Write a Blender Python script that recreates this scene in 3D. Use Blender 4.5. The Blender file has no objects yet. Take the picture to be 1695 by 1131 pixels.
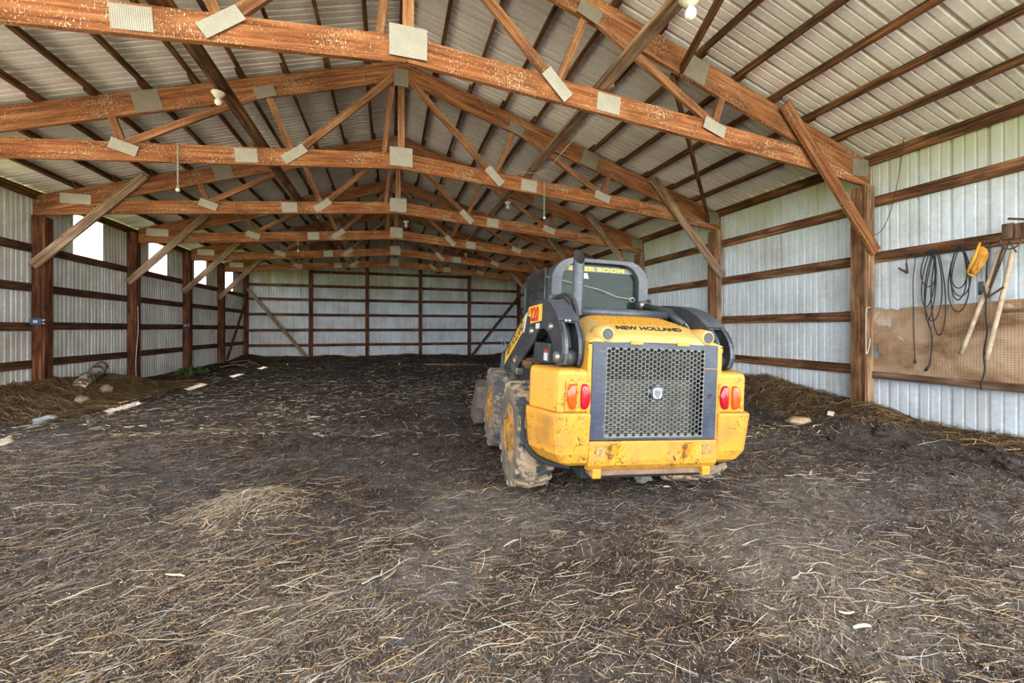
import bpy, bmesh, math, random
import numpy as np
from mathutils import Vector, Matrix

random.seed(7)
RNG = np.random.default_rng(11)
SC = bpy.context.scene
COL = SC.collection

# ------------------------------------------------------------------ camera
# image 1695 x 1131, focal length 670 px, level camera turned 16.7 degrees from the barn's axis
cam_d = bpy.data.cameras.new('camera')
cam = bpy.data.objects.new('camera', cam_d)
COL.objects.link(cam)
cam.location = (0, 0, 1.25)
cam.rotation_euler = (math.radians(90), 0, math.radians(-16.71))
cam_d.sensor_width = 36.0
cam_d.lens = 36.0 * 670.0 / 1695.0
cam_d.shift_x = 0.0
cam_d.shift_y = -(565.5 - 543.6) / 1695.0
cam_d.clip_start = 0.05
cam_d.clip_end = 400
SC.camera = cam

# ------------------------------------------------------------------ light
SC.view_settings.view_transform = 'Standard'
SC.view_settings.look = 'None'
SC.view_settings.gamma = 1.0
SC.view_settings.use_curve_mapping = False
SC.view_settings.exposure = 2.42
try:
    SC.cycles.max_bounces = 10
    SC.cycles.diffuse_bounces = 7
    SC.cycles.glossy_bounces = 3
    SC.cycles.transmission_bounces = 4
    SC.cycles.transparent_max_bounces = 6
    SC.cycles.caustics_reflective = False
    SC.cycles.caustics_refractive = False
    SC.cycles.sample_clamp_indirect = 6.0
    SC.cycles.use_denoising = True
    SC.cycles.use_adaptive_sampling = True
    SC.cycles.adaptive_threshold = 0.02
except Exception:
    pass

world = bpy.data.worlds.new('sky')
SC.world = world
world.use_nodes = True
wn, wl = world.node_tree.nodes, world.node_tree.links
wn.clear()
wo = wn.new('ShaderNodeOutputWorld')
wb = wn.new('ShaderNodeBackground')
wt = wn.new('ShaderNodeTexCoord')
wm = wn.new('ShaderNodeMapping')
wm.inputs['Scale'].default_value = (1.2, 1.2, 3.0)
wz = wn.new('ShaderNodeTexNoise')
wz.inputs['Scale'].default_value = 2.2
wz.inputs['Detail'].default_value = 6
wr = wn.new('ShaderNodeValToRGB')
wr.color_ramp.elements[0].position = 0.40
wr.color_ramp.elements[0].color = (0.42, 0.58, 0.80, 1)
wr.color_ramp.elements[1].position = 0.60
wr.color_ramp.elements[1].color = (0.97, 0.97, 0.97, 1)
wl.new(wt.outputs['Generated'], wm.inputs['Vector'])
wl.new(wm.outputs['Vector'], wz.inputs['Vector'])
wl.new(wz.outputs['Fac'], wr.inputs['Fac'])
wl.new(wr.outputs['Color'], wb.inputs['Color'])
wb.inputs['Strength'].default_value = 1.9
wl.new(wb.outputs['Background'], wo.inputs['Surface'])

sun_d = bpy.data.lights.new('sun', 'SUN')
sun_d.energy = 7.0
sun_d.color = (1.0, 0.95, 0.86)
sun_d.angle = math.radians(0.6)
sun = bpy.data.objects.new('sun', sun_d)
COL.objects.link(sun)
sun.location = (-20, 25, 30)
sun.rotation_euler = Vector((0.57, -0.74, -1.0)).to_track_quat('-Z', 'Y').to_euler()

# ------------------------------------------------------------------ tags
def tag(o, label=None, cat=None, group=None, kind=None):
    if label: o['label'] = label
    if cat: o['category'] = cat
    if group: o['group'] = group
    if kind: o['kind'] = kind
    return o

def thing(name, label, cat, loc=(0, 0, 0), group=None, rot=None):
    o = bpy.data.objects.new(name, None)
    COL.objects.link(o)
    o.location = loc
    if rot: o.rotation_euler = rot
    o.empty_display_size = 0.1
    return tag(o, label, cat, group)

# ------------------------------------------------------------------ mesh builder
class MB:
    def __init__(s):
        s.v, s.f, s.uv, s.sm, s.mi = [], [], [], [], []
    def face(s, pts, uv=None, smooth=False, mi=0):
        b = len(s.v)
        s.v += [tuple(p) for p in pts]
        s.f.append(tuple(range(b, b + len(pts))))
        if uv is None:
            p = [Vector(q) for q in pts]
            n = (p[1] - p[0]).cross(p[2] - p[0])
            a = max(range(3), key=lambda i: abs(n[i]))
            i, j = [(1, 2), (0, 2), (0, 1)][a]
            uv = [(q[i], q[j]) for q in pts]
        s.uv.append(uv); s.sm.append(smooth); s.mi.append(mi)
    def shared(s, verts, faces, smooth=False, uvs=None, mi=0):
        b = len(s.v)
        s.v += [tuple(p) for p in verts]
        for k, f in enumerate(faces):
            s.f.append(tuple(i + b for i in f))
            s.uv.append(uvs[k] if uvs else [(verts[i][0] + verts[i][1], verts[i][2]) for i in f])
            s.sm.append(smooth); s.mi.append(mi)
    def hexa(s, c, uvoff=None, L=None, mi=0):
        # c: 8 corners, 0-3 start face, 4-7 end face (same order); UV runs along the length
        vs = [Vector(p) for p in c]
        if L is None: L = (vs[4] - vs[0]).length
        ou, ov = uvoff if uvoff else (random.random() * 50, random.random() * 50)
        w = (vs[1] - vs[0]).length; h = (vs[2] - vs[1]).length
        acc = [0, w, w + h, 2 * w + h, 2 * w + 2 * h]
        b = len(s.v); s.v += [tuple(p) for p in vs]
        for i in range(4):
            j = (i + 1) % 4
            s.f.append((b + i, b + j, b + 4 + j, b + 4 + i))
            s.uv.append([(ou, ov + acc[i]), (ou, ov + acc[i + 1]), (ou + L, ov + acc[i + 1]), (ou + L, ov + acc[i])])
            s.sm.append(False); s.mi.append(mi)
        s.f.append((b + 3, b + 2, b + 1, b)); s.uv.append([(ou, ov), (ou + w, ov), (ou + w, ov + h), (ou, ov + h)]); s.sm.append(False); s.mi.append(mi)
        s.f.append((b + 4, b + 5, b + 6, b + 7)); s.uv.append([(ou, ov), (ou + w, ov), (ou + w, ov + h), (ou, ov + h)]); s.sm.append(False); s.mi.append(mi)
    def beam(s, p0, p1, w, h, up=(0, 0, 1), e0=None, e1=None):
        # board from p0 to p1 (centre line), w across, h along up
        p0, p1 = Vector(p0), Vector(p1)
        d = (p1 - p0).normalized(); u = Vector(up)
        x = d.cross(u).normalized(); u = x.cross(d).normalized()
        q = [(-1, -1), (1, -1), (1, 1), (-1, 1)]
        s.hexa([p0 + x * a * w / 2 + u * b * h / 2 for a, b in q] + [p1 + x * a * w / 2 + u * b * h / 2 for a, b in q])
    def box(s, x0, y0, z0, x1, y1, z1, mi=0):
        L = max((x1 - x0, 0), (y1 - y0, 1), (z1 - z0, 2))[1]
        lo = [x0, y0, z0]; hi = [x1, y1, z1]
        i, j = [(1, 2), (2, 0), (0, 1)][L]
        def P(a, b, c):
            r = [0, 0, 0]; r[L] = (lo, hi)[c][L]; r[i] = (lo, hi)[a][i]; r[j] = (lo, hi)[b][j]; return r
        q = [(0, 0), (1, 0), (1, 1), (0, 1)]
        s.hexa([P(a, b, 0) for a, b in q] + [P(a, b, 1) for a, b in q], mi=mi)
    def extrude(s, poly, axis, a, b, smooth=False, mi=0):
        # poly: list of 2-d points in the plane across axis
        def P(p, t):
            if axis == 'x': return (t, p[0], p[1])
            if axis == 'y': return (p[0], t, p[1])
            return (p[0], p[1], t)
        n = len(poly)
        bb = len(s.v)
        s.v += [P(p, a) for p in poly] + [P(p, b) for p in poly]
        acc = 0
        for i in range(n):
            j = (i + 1) % n
            l = math.dist(poly[i], poly[j])
            s.f.append((bb + i, bb + j, bb + n + j, bb + n + i))
            s.uv.append([(acc, 0), (acc + l, 0), (acc + l, abs(b - a)), (acc, abs(b - a))]); acc += l
            s.sm.append(smooth); s.mi.append(mi)
        s.f.append(tuple(bb + i for i in range(n))[::-1]); s.uv.append([tuple(p) for p in poly][::-1]); s.sm.append(False); s.mi.append(mi)
        s.f.append(tuple(bb + n + i for i in range(n))); s.uv.append([tuple(p) for p in poly]); s.sm.append(False); s.mi.append(mi)
    def tube(s, pts, r, n=8, caps=True, mi=0):
        pts = [Vector(p) for p in pts]
        rr = r if isinstance(r, (list, tuple)) else [r] * len(pts)
        bb = len(s.v); prev = None; acc = [0]
        for i, p in enumerate(pts):
            t = (pts[min(i + 1, len(pts) - 1)] - pts[max(i - 1, 0)])
            t = t.normalized() if t.length > 1e-9 else Vector((0, 0, 1))
            if prev is None:
                a = Vector((0, 0, 1)) if abs(t.z) < .9 else Vector((1, 0, 0))
                x = t.cross(a).normalized()
            else:
                x = (prev - t * prev.dot(t)).normalized()
            prev = x; y = t.cross(x)
            if i: acc.append(acc[-1] + (p - pts[i - 1]).length)
            for k in range(n):
                an = 2 * math.pi * k / n
                s.v.append(tuple(p + (x * math.cos(an) + y * math.sin(an)) * rr[i]))
        for i in range(len(pts) - 1):
            for k in range(n):
                k2 = (k + 1) % n
                s.f.append((bb + i * n + k, bb + i * n + k2, bb + (i + 1) * n + k2, bb + (i + 1) * n + k))
                s.uv.append([(acc[i], k / n), (acc[i], (k + 1) / n), (acc[i + 1], (k + 1) / n), (acc[i + 1], k / n)])
                s.sm.append(True); s.mi.append(mi)
        if caps:
            s.f.append(tuple(bb + k for k in range(n))[::-1]); s.uv.append([(0, 0)] * n); s.sm.append(False); s.mi.append(mi)
            e = bb + (len(pts) - 1) * n
            s.f.append(tuple(e + k for k in range(n))); s.uv.append([(0, 0)] * n); s.sm.append(False); s.mi.append(mi)
    def lathe(s, prof, axis='x', c=(0, 0, 0), n=32, smooth=True, mi=0):
        # prof: (t along axis, radius)
        bb = len(s.v); m = len(prof)
        for t, r in prof:
            for k in range(n):
                a = 2 * math.pi * k / n
                q = (r * math.cos(a), r * math.sin(a))
                if axis == 'x': p = (c[0] + t, c[1] + q[0], c[2] + q[1])
                elif axis == 'y': p = (c[0] + q[0], c[1] + t, c[2] + q[1])
                else: p = (c[0] + q[0], c[1] + q[1], c[2] + t)
                s.v.append(p)
        for i in range(m - 1):
            for k in range(n):
                k2 = (k + 1) % n
                s.f.append((bb + i * n + k, bb + i * n + k2, bb + (i + 1) * n + k2, bb + (i + 1) * n + k))
                s.uv.append([(k / n, i), (k / n, i), (k / n, i + 1), (k / n, i + 1)]); s.sm.append(smooth); s.mi.append(mi)
        for i in (0, m - 1):
            if prof[i][1] > 1e-5:
                f = tuple(bb + i * n + k for k in range(n))
                s.f.append(f[::-1] if i == 0 else f); s.uv.append([(0, 0)] * n); s.sm.append(False); s.mi.append(mi)
    def build(s, name, mat, parent=None, bevel=0, seg=2, fix=True, smooth_all=False):
        me = bpy.data.meshes.new(name)
        me.from_pydata(s.v, [], s.f)
        uvl = me.uv_layers.new(name='uv')
        flat = [c for f in s.uv for p in f for c in p[:2]]
        uvl.data.foreach_set('uv', flat)
        me.polygons.foreach_set('use_smooth', [bool(a) or smooth_all for a in s.sm])
        for m in (mat if isinstance(mat, (list, tuple)) else [mat]): me.materials.append(m)
        if any(s.mi): me.polygons.foreach_set('material_index', s.mi)
        if fix:
            bm = bmesh.new(); bm.from_mesh(me)
            bmesh.ops.recalc_face_normals(bm, faces=bm.faces)
            bm.to_mesh(me); bm.free()
        me.update()
        o = bpy.data.objects.new(name, me)
        COL.objects.link(o)
        if parent: o.parent = parent
        if bevel:
            b = o.modifiers.new('edge', 'BEVEL'); b.width = bevel; b.segments = seg; b.limit_method = 'ANGLE'; b.angle_limit = math.radians(40)
            b.harden_normals = False
        return o

# ------------------------------------------------------------------ materials
def new_mat(name):
    m = bpy.data.materials.new(name); m.use_nodes = True
    nt = m.node_tree; nt.nodes.clear()
    out = nt.nodes.new('ShaderNodeOutputMaterial')
    bs = nt.nodes.new('ShaderNodeBsdfPrincipled')
    nt.links.new(bs.outputs[0], out.inputs[0])
    return m, nt, bs
class NT:
    def __init__(s, nt): s.nt = nt
    def n(s, t, **k):
        o = s.nt.nodes.new(t)
        for a, b in k.items(): setattr(o, a, b)
        return o
    def l(s, a, b): s.nt.links.new(a, b)
    def coord(s, kind='Object', scale=(1, 1, 1), rot=(0, 0, 0)):
        m = s.n('ShaderNodeMapping'); m.inputs['Scale'].default_value = scale; m.inputs['Rotation'].default_value = rot
        if kind == 'World':
            g = s.n('ShaderNodeNewGeometry'); s.l(g.outputs['Position'], m.inputs['Vector'])
        else:
            g = s.n('ShaderNodeTexCoord'); s.l(g.outputs[kind], m.inputs['Vector'])
        return m.outputs[0]
    def noise(s, vec, scale, detail=4, rough=.55, dist=0):
        o = s.n('ShaderNodeTexNoise'); s.l(vec, o.inputs['Vector'])
        o.inputs['Scale'].default_value = scale; o.inputs['Detail'].default_value = detail
        o.inputs['Roughness'].default_value = rough; o.inputs['Distortion'].default_value = dist
        return o.outputs['Fac']
    def ramp(s, fac, stops, interp='LINEAR'):
        o = s.n('ShaderNodeValToRGB'); cr = o.color_ramp; cr.interpolation = interp
        while len(cr.elements) < len(stops): cr.elements.new(.5)
        for e, (p, c) in zip(cr.elements, stops):
            e.position = p; e.color = (c if len(c) == 4 else (*c, 1)) if isinstance(c, (tuple, list)) else (c, c, c, 1)
        s.l(fac, o.inputs['Fac']); return o.outputs['Color']
    def mix(s, fac, a, b, mode='MIX'):
        o = s.n('ShaderNodeMix', data_type='RGBA', blend_type=mode)
        for v, i in ((fac, 0), (a, 6), (b, 7)):
            if hasattr(v, 'links'): s.l(v, o.inputs[i])
            elif i == 0: o.inputs[0].default_value = v
            else: o.inputs[i].default_value = (*v, 1) if len(v) == 3 else v
        return o.outputs[2]
    def math(s, op, a, b=0.0):
        o = s.n('ShaderNodeMath', operation=op)
        for v, i in ((a, 0), (b, 1)):
            if hasattr(v, 'links'): s.l(v, o.inputs[i])
            else: o.inputs[i].default_value = v
        return o.outputs[0]
    def bump(s, h, strength, dist, bs):
        o = s.n('ShaderNodeBump'); o.inputs['Strength'].default_value = strength; o.inputs['Distance'].default_value = dist
        s.l(h, o.inputs['Height']); s.l(o.outputs[0], bs.inputs['Normal'])
    def sep(s, vec):
        o = s.n('ShaderNodeSeparateXYZ'); s.l(vec, o.inputs[0]); return o.outputs

def C(r, g, b):  # sRGB 0-255 to linear
    f = lambda c: ((c / 255 + .055) / 1.055) ** 2.4 if c > 10 else c / 255 / 12.92
    return (f(r), f(g), f(b))

def wood(name, dark, mid, light, drips=0.0, grain=1.0, patch=0.5):
    m, nt, bs = new_mat(name); T = NT(nt)
    uv = T.coord('UV', (1, 1, 1))
    g1 = T.noise(T.coord('UV', (1.2, 26, 1)), 1.0, 5, .6, .6)
    g2 = T.noise(T.coord('UV', (5, 110, 1)), 1.0, 3, .6)
    pt = T.noise(T.coord('UV', (1.1, 3.0, 1)), 1.7, 5, .62, .3)
    base = T.ramp(g1, [(.30, dark), (.5, mid), (.70, light)])
    fine = T.ramp(g2, [(.3, .45), (.7, 1.25)])
    c = T.mix(.55 * grain, base, T.mix(1.0, base, fine, 'MULTIPLY'))
    c = T.mix(patch, c, T.mix(1.0, c, T.ramp(pt, [(.36, .34), (.58, 1.22)]), 'MULTIPLY'))
    # knots
    vo = T.n('ShaderNodeTexVoronoi'); T.l(T.coord('UV', (1.3, 6.5, 1)), vo.inputs['Vector']); vo.inputs['Scale'].default_value = 1.0
    kn = T.ramp(vo.outputs['Distance'], [(.05, 1.0), (.11, 0.0)])
    c = T.mix(T.math('MULTIPLY', kn, .75), c, tuple(x * .35 for x in dark))
    if drips > 0:
        # pale bird droppings: spots and short downward runs that start at the upper edge
        sp = T.noise(T.coord('UV', (85, 42, 1)), 1.0, 3, .6)
        st = T.noise(T.coord('UV', (120, 8, 1)), 1.0, 3, .6, .4)
        ms = T.noise(T.coord('UV', (2.2, 3, 1)), 1.0, 3)
        th = T.math('MULTIPLY', T.math('SUBTRACT', ms, .5), .35)
        a = T.ramp(T.math('ADD', sp, th), [(.62, 0.0), (.66, 1.0)])
        b = T.ramp(T.math('ADD', st, th), [(.66, 0.0), (.70, .9)])
        fac = T.math('MULTIPLY', T.math('MAXIMUM', a, b), drips)
        c = T.mix(fac, c, C(226, 208, 170))
    T.l(c, bs.inputs['Base Color'])
    bs.inputs['Roughness'].default_value = .8
    bs.inputs['Specular IOR Level'].default_value = .25
    T.bump(T.mix(.5, g1, g2), .35, .004, bs)
    return m

M = {}
M['truss'] = wood('truss_wood', C(108, 60, 32), C(162, 98, 56), C(194, 134, 88), drips=1.0)
M['truss_high'] = wood('upper_chord_wood', C(98, 56, 28), C(148, 92, 52), C(184, 128, 82), drips=.6)
M['web'] = wood('web_wood', C(106, 64, 36), C(158, 104, 64), C(190, 142, 98), drips=.3)
M['post'] = wood('post_wood', C(58, 30, 16), C(108, 62, 38), C(150, 98, 64), patch=.85)
M['post_pale'] = wood('pale_post_wood', C(86, 52, 30), C(164, 124, 88), C(206, 174, 136), patch=.75)
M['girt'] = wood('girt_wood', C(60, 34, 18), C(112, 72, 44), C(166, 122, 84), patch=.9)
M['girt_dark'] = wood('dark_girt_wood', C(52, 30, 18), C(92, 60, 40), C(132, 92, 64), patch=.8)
M['purlin'] = wood('purlin_wood', C(40, 24, 12), C(98, 62, 34), C(150, 106, 62), patch=.95)
M['brace'] = wood('brace_wood', C(108, 78, 54), C(158, 124, 96), C(196, 168, 140), patch=.6, drips=.15)
M['post_mid'] = wood('weathered_post_wood', C(72, 42, 24), C(132, 90, 58), C(178, 138, 100), patch=.85)
M['old_board'] = wood('old_board_wood', C(60, 40, 28), C(108, 80, 60), C(150, 122, 98), patch=.9)

def simple(name, col, rough=.6, metal=0.0, var=.15, nscale=12, bump=0.0, spec=.4):
    m, nt, bs = new_mat(name); T = NT(nt)
    v = T.coord('Object')
    nz = T.noise(v, nscale, 5, .6)
    c = T.mix(1.0, col, T.ramp(nz, [(.3, 1 - var), (.7, 1 + var)]), 'MULTIPLY')
    T.l(c, bs.inputs['Base Color'])
    bs.inputs['Roughness'].default_value = rough; bs.inputs['Metallic'].default_value = metal
    bs.inputs['Specular IOR Level'].default_value = spec
    if bump: T.bump(nz, bump, .01, bs)
    return m

def sheet(name, base, dirt, streak, amount, topz=None):
    # painted ribbed steel with dust, mildew, downward streaks and optional green bounce painted up top; UV: u along the wall, v up
    m, nt, bs = new_mat(name); T = NT(nt)
    st = T.noise(T.coord('UV', (9, .9, 1)), 1.0, 5, .62)
    cl = T.noise(T.coord('UV', (1, 1, 1)), 1.3, 6, .65)
    fi = T.noise(T.coord('UV', (1, 1, 1)), 22, 3, .7)
    c = T.mix(T.math('MULTIPLY', T.ramp(st, [(.38, 0.0), (.68, 1.0)]), amount), base, streak)
    c = T.mix(T.math('MULTIPLY', T.ramp(cl, [(.42, 0.0), (.72, 1.0)]), amount), c, dirt)
    c = T.mix(.22, c, T.mix(1.0, c, T.ramp(fi, [(.3, .45), (.6, 1.1)]), 'MULTIPLY'))
    sc = T.ramp(T.noise(T.coord('UV', (1, 1, 1)), 9, 6, .75, 1.2), [(.63, 0.0), (.67, 1.0)])
    c = T.mix(T.math('MULTIPLY', sc, .35 * amount + .1), c, tuple(x * .35 for x in dirt))
    if topz:  # green-yellow light off the grass, painted into the upper wall colour
        z = T.sep(T.coord('UV'))[1]
        r = T.n('ShaderNodeMapRange'); T.l(z, r.inputs[0]); r.inputs[1].default_value = topz[0]; r.inputs[2].default_value = topz[1]
        mm = T.math('MULTIPLY', r.outputs[0], T.ramp(T.noise(T.coord('UV', (2.5, .5, 1)), 1.0, 4), [(.3, .15), (.6, 1.0)]))
        c = T.mix(T.math('MULTIPLY', mm, .8), c, topz[2])
    # screw heads
    T.l(c, bs.inputs['Base Color'])
    bs.inputs['Roughness'].default_value = .5
    bs.inputs['Specular IOR Level'].default_value = .35
    T.bump(cl, .15, .01, bs)
    return m
M['wall_r'] = sheet('pale_wall_sheet', C(218, 224, 228), C(160, 150, 128), C(182, 180, 168), .5, (2.6, 3.4, C(172, 168, 112)))
M['wall_l'] = sheet('dusty_wall_sheet', C(236, 233, 226), C(160, 142, 114), C(184, 172, 150), .55)
M['wall_e'] = sheet('end_wall_sheet', C(230, 232, 234), C(156, 144, 122), C(188, 184, 170), .55, (2.3, 3.1, C(160, 150, 98)))
M['roof'] = sheet('roof_sheet', C(236, 228, 216), C(184, 170, 152), C(206, 196, 182), .3)

# gusset plates: punched steel
def plate_mat(name, col):
    m, nt, bs = new_mat(name); T = NT(nt)
    v = T.coord('UV', (1, 1, 1))
    w = T.n('ShaderNodeTexVoronoi'); T.l(T.coord('UV', (70, 90, 1)), w.inputs['Vector']); w.inputs['Scale'].default_value = 1.0
    w.inputs['Randomness'].default_value = .15
    r = T.ramp(w.outputs['Distance'], [(.28, .42), (.42, 1.0)])
    nz = T.noise(v, 8, 4)
    c = T.mix(1.0, T.mix(nz, tuple(x * .75 for x in col), tuple(min(1, x * 1.2) for x in col)), r, 'MULTIPLY')
    T.l(c, bs.inputs['Base Color'])
    bs.inputs['Metallic'].default_value = .25; bs.inputs['Roughness'].default_value = .6
    T.bump(w.outputs['Distance'], .5, .004, bs)
    return m
M['plate'] = plate_mat('gusset_plate_steel', C(204, 194, 174))
M['plate_dark'] = plate_mat('darker_gusset_steel', C(158, 146, 124))  # same punched steel in a darker tone
# ------------------------------------------------------------------ barn dimensions (metres)
XR, XL, XM = 6.10, -5.73, 0.154
YF, YE = -1.25, 18.92  # YF: unseen extra front bay, added to even out the daylight
TY = [3.79, 6.33, 8.80, 11.34, 13.89, 16.34]
PITCH, PB = 0.308, 0.0856
def ztop(x): return 5.28 - PITCH * abs(x - XM)        # top of the upper chords
def zub(x): return 4.98 - PITCH * abs(x - XM)         # underside of the upper chords
def zlb(x): return 3.65 - 0.083 * abs(x - XM)         # underside of the lower chords
LCH = 0.237

# ------------------------------------------------------------------ ribbed sheets
def rib_profile(L, off=0.0):
    pts = []; k = 0
    base = [(0, 0), (.010, .030), (.034, .030), (.044, 0), (.100, 0), (.106, .011), (.120, .011), (.126, 0), (.200, 0), (.206, .011), (.220, .011), (.226, 0)]
    t = -off
    while t < L:
        for a, h in base:
            q = t + a
            if 0 <= q <= L: pts.append((q, h))
        t += 0.30
    if pts[0][0] > 0: pts.insert(0, (0, 0))
    if pts[-1][0] < L: pts.append((L, 0))
    return pts

def wall_sheet(name, mat, P, L, zb, zt, label_kind='structure', off=0.0, breaks=(), segs=1):
    # P(u, depth, z) -> world point; zb, zt functions of u
    mb = MB(); pr = rib_profile(L, off)
    us = dict(pr)
    for b in breaks:
        for q in (b - .0005, b + .0005): us[q] = 0.0
    us = sorted(us.items())
    for (u0, h0), (u1, h1) in zip(us, us[1:]):
        um = (u0 + u1) / 2
        for (za, zc) in zt(um, zb(um)):
            if callable(zc): z0, z1 = zc(u0), zc(u1)
            else: z0 = z1 = zc
            mb.face([P(u0, h0, za), P(u1, h1, za), P(u1, h1, z1), P(u0, h0, z0)], [(u0, za), (u1, za), (u1, z1), (u0, z0)])
    o = mb.build(name, mat, fix=False)
    o['kind'] = 'structure'
    return o

WINS = [(7.25, 8.12), (9.69, 10.51), (12.18, 13.02), (14.62, 15.42), (16.98, 17.75)]
def zt_r(u, b):
    return [(2.85, 3.53)] if YF + u < 1.2 else [(b, 3.53)]  # unseen door opening, added in this wall to let daylight in
def zt_l(u, b):
    y = YF + u
    if y < 6.6: return [(2.75, 3.50)]  # unseen stretch left open, added to bring in daylight from this side
    for a, c in WINS:
        if a < y < c: return [(b, 2.64)]
    return [(b, 3.50)]
zgab = lambda u: 5.395 - PITCH * abs((XL + u) - XM)
wall_sheet('wall_right', M['wall_r'], lambda u, h, z: (XR + h, YF + u, z), YE - YF, lambda u: -.15, zt_r, breaks=[1.2 - YF])
brk = [y - YF for w in WINS for y in w] + [6.6 - YF]
wall_sheet('wall_left', M['wall_l'], lambda u, h, z: (XL - h, YF + u, z), YE - YF, lambda u: -.15, zt_l, breaks=brk)
wall_sheet('wall_end', M['wall_e'], lambda u, h, z: (XL + u, YE + h, z), XR - XL, lambda u: -.3, lambda u, b: [(b, zgab)], breaks=[XM - XL])

# roof: two ribbed slopes, seen from below
def roof(name, sgn, xe):
    mb = MB(); pr = [(a, h * 1.5) for a, h in rib_profile(YE + .3 - (YF - .1))]
    x0, x1 = XM, xe
    z0, z1 = ztop(x0) + .092, ztop(x1) + .092
    L = math.hypot(x1 - x0, z1 - z0)
    for (u0, h0), (u1, h1) in zip(pr, pr[1:]):
        y0, y1 = YF - .1 + u0, YF - .1 + u1
        mb.face([(x0, y0, z0 + h0), (x1, y0, z1 + h0), (x1, y1, z1 + h1), (x0, y1, z0 + h1)], [(u0, 0), (u0, L), (u1, L), (u1, 0)])
    o = mb.build(name, M['roof'], fix=False); o['kind'] = 'structure'; return o
roof('ceiling', 1, XR + .22)
roof('ceiling', -1, XL - .23)
# grey strip that closes the ridge
mb = MB(); mb.box(XM + .02, YF - .1, ztop(XM) - .02, XM + .08, YE, ztop(XM) + .02)
tag(mb.build('conduit', simple('ridge_strip_steel', C(176, 186, 196), .4, .3), bevel=.01), 'pale grey metal strip running the whole length under the roof ridge', 'conduit')

# eave boards that the roof rests on: one long board per side (part of the shell)
for nm, x, m in (('trim_1', XR - .045, M['purlin']), ('trim_2', XL + .045, M['purlin'])):
    mb = MB(); zt = ztop(x) + .02
    y = YF
    for y1 in TY + [YE]:
        mb.beam((x, y, zt - .02), (x, y1, zt - .02), .045, .14); y = y1
    mb.build(nm, m)['kind'] = 'structure'

# ------------------------------------------------------------------ words for places
TW = ['first', 'second', 'third', 'fourth', 'fifth', 'sixth']
LEV = ['lowest', 'second-lowest', 'middle', 'second-highest', 'highest', 'topmost']
def bay(i): return 'before the first truss' if i == 0 else ('beyond the sixth truss' if i == 6 else f'between {TW[i-1]} and {TW[i]} trusses')
BY = [YF] + TY + [YE]

# ------------------------------------------------------------------ purlins: one board per bay and line
offs = [5.33 - .535 * k for k in range(10)] + [.06]
for side, nm in ((1, 'east'), (-1, 'west')):
    grp = 'roof purlins on the ' + ('pegboard side' if side > 0 else 'windowed side')
    for k, o_ in enumerate(offs):
        x = XM + side * (o_ if side > 0 else o_ - .03)
        z = ztop(x) + .042
        tilt = Vector((side * PITCH, 0, 1)).normalized()
        for i in range(7):
            ya, yb = BY[i] - (.12 if i else 0), BY[i + 1] + (.12 if i < 6 else 0)
            dx = (.022 if i % 2 else -.022)
            mb = MB(); mb.beam((x + dx, ya, z), (x + dx, yb, z), .04, .085, up=tilt)
            o = mb.build('purlin', M['purlin'])
            row = ['first', 'second', 'third', 'fourth', 'fifth', 'sixth', 'seventh', 'eighth', 'ninth', 'tenth', 'eleventh'][k]
            tag(o, f'dark purlin, {row} above eave, {"pegboard" if side>0 else "windowed"} side, {bay(i)}', 'roof purlin', grp)

# ------------------------------------------------------------------ trusses
def gusset(par, cx, cz, w, h, ang, y, mat, name='gusset_plate'):
    mb = MB(); ca, sa = math.cos(ang), math.sin(ang)
    q = [(-w / 2, -h / 2), (w / 2, -h / 2), (w / 2, h / 2), (-w / 2, h / 2)]
    pts = [(cx + a * ca - b * sa, cz + a * sa + b * ca) for a, b in q]
    y0, y1 = y - .004, y
    F = [(p[0], y0, p[1]) for p in pts]; B = [(p[0], y1, p[1]) for p in pts]
    uv = [(a, b) for a, b in q]
    mb.face(F, uv)
    for i in range(4):
        j = (i + 1) % 4; mb.face([F[j], F[i], B[i], B[j]], [(0, 0)] * 4)
    return mb.build(name, mat, par)

def web(par, a, b, w=.085, y=0.0, name='web', t=.04):
    mb = MB(); mb.beam((a[0], y, a[1]), (b[0], y, b[1]), t, w, up=(0, 0, 1) if abs(b[0] - a[0]) > .02 else (1, 0, 0))
    return mb.build(name, M['web'], par)

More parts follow.
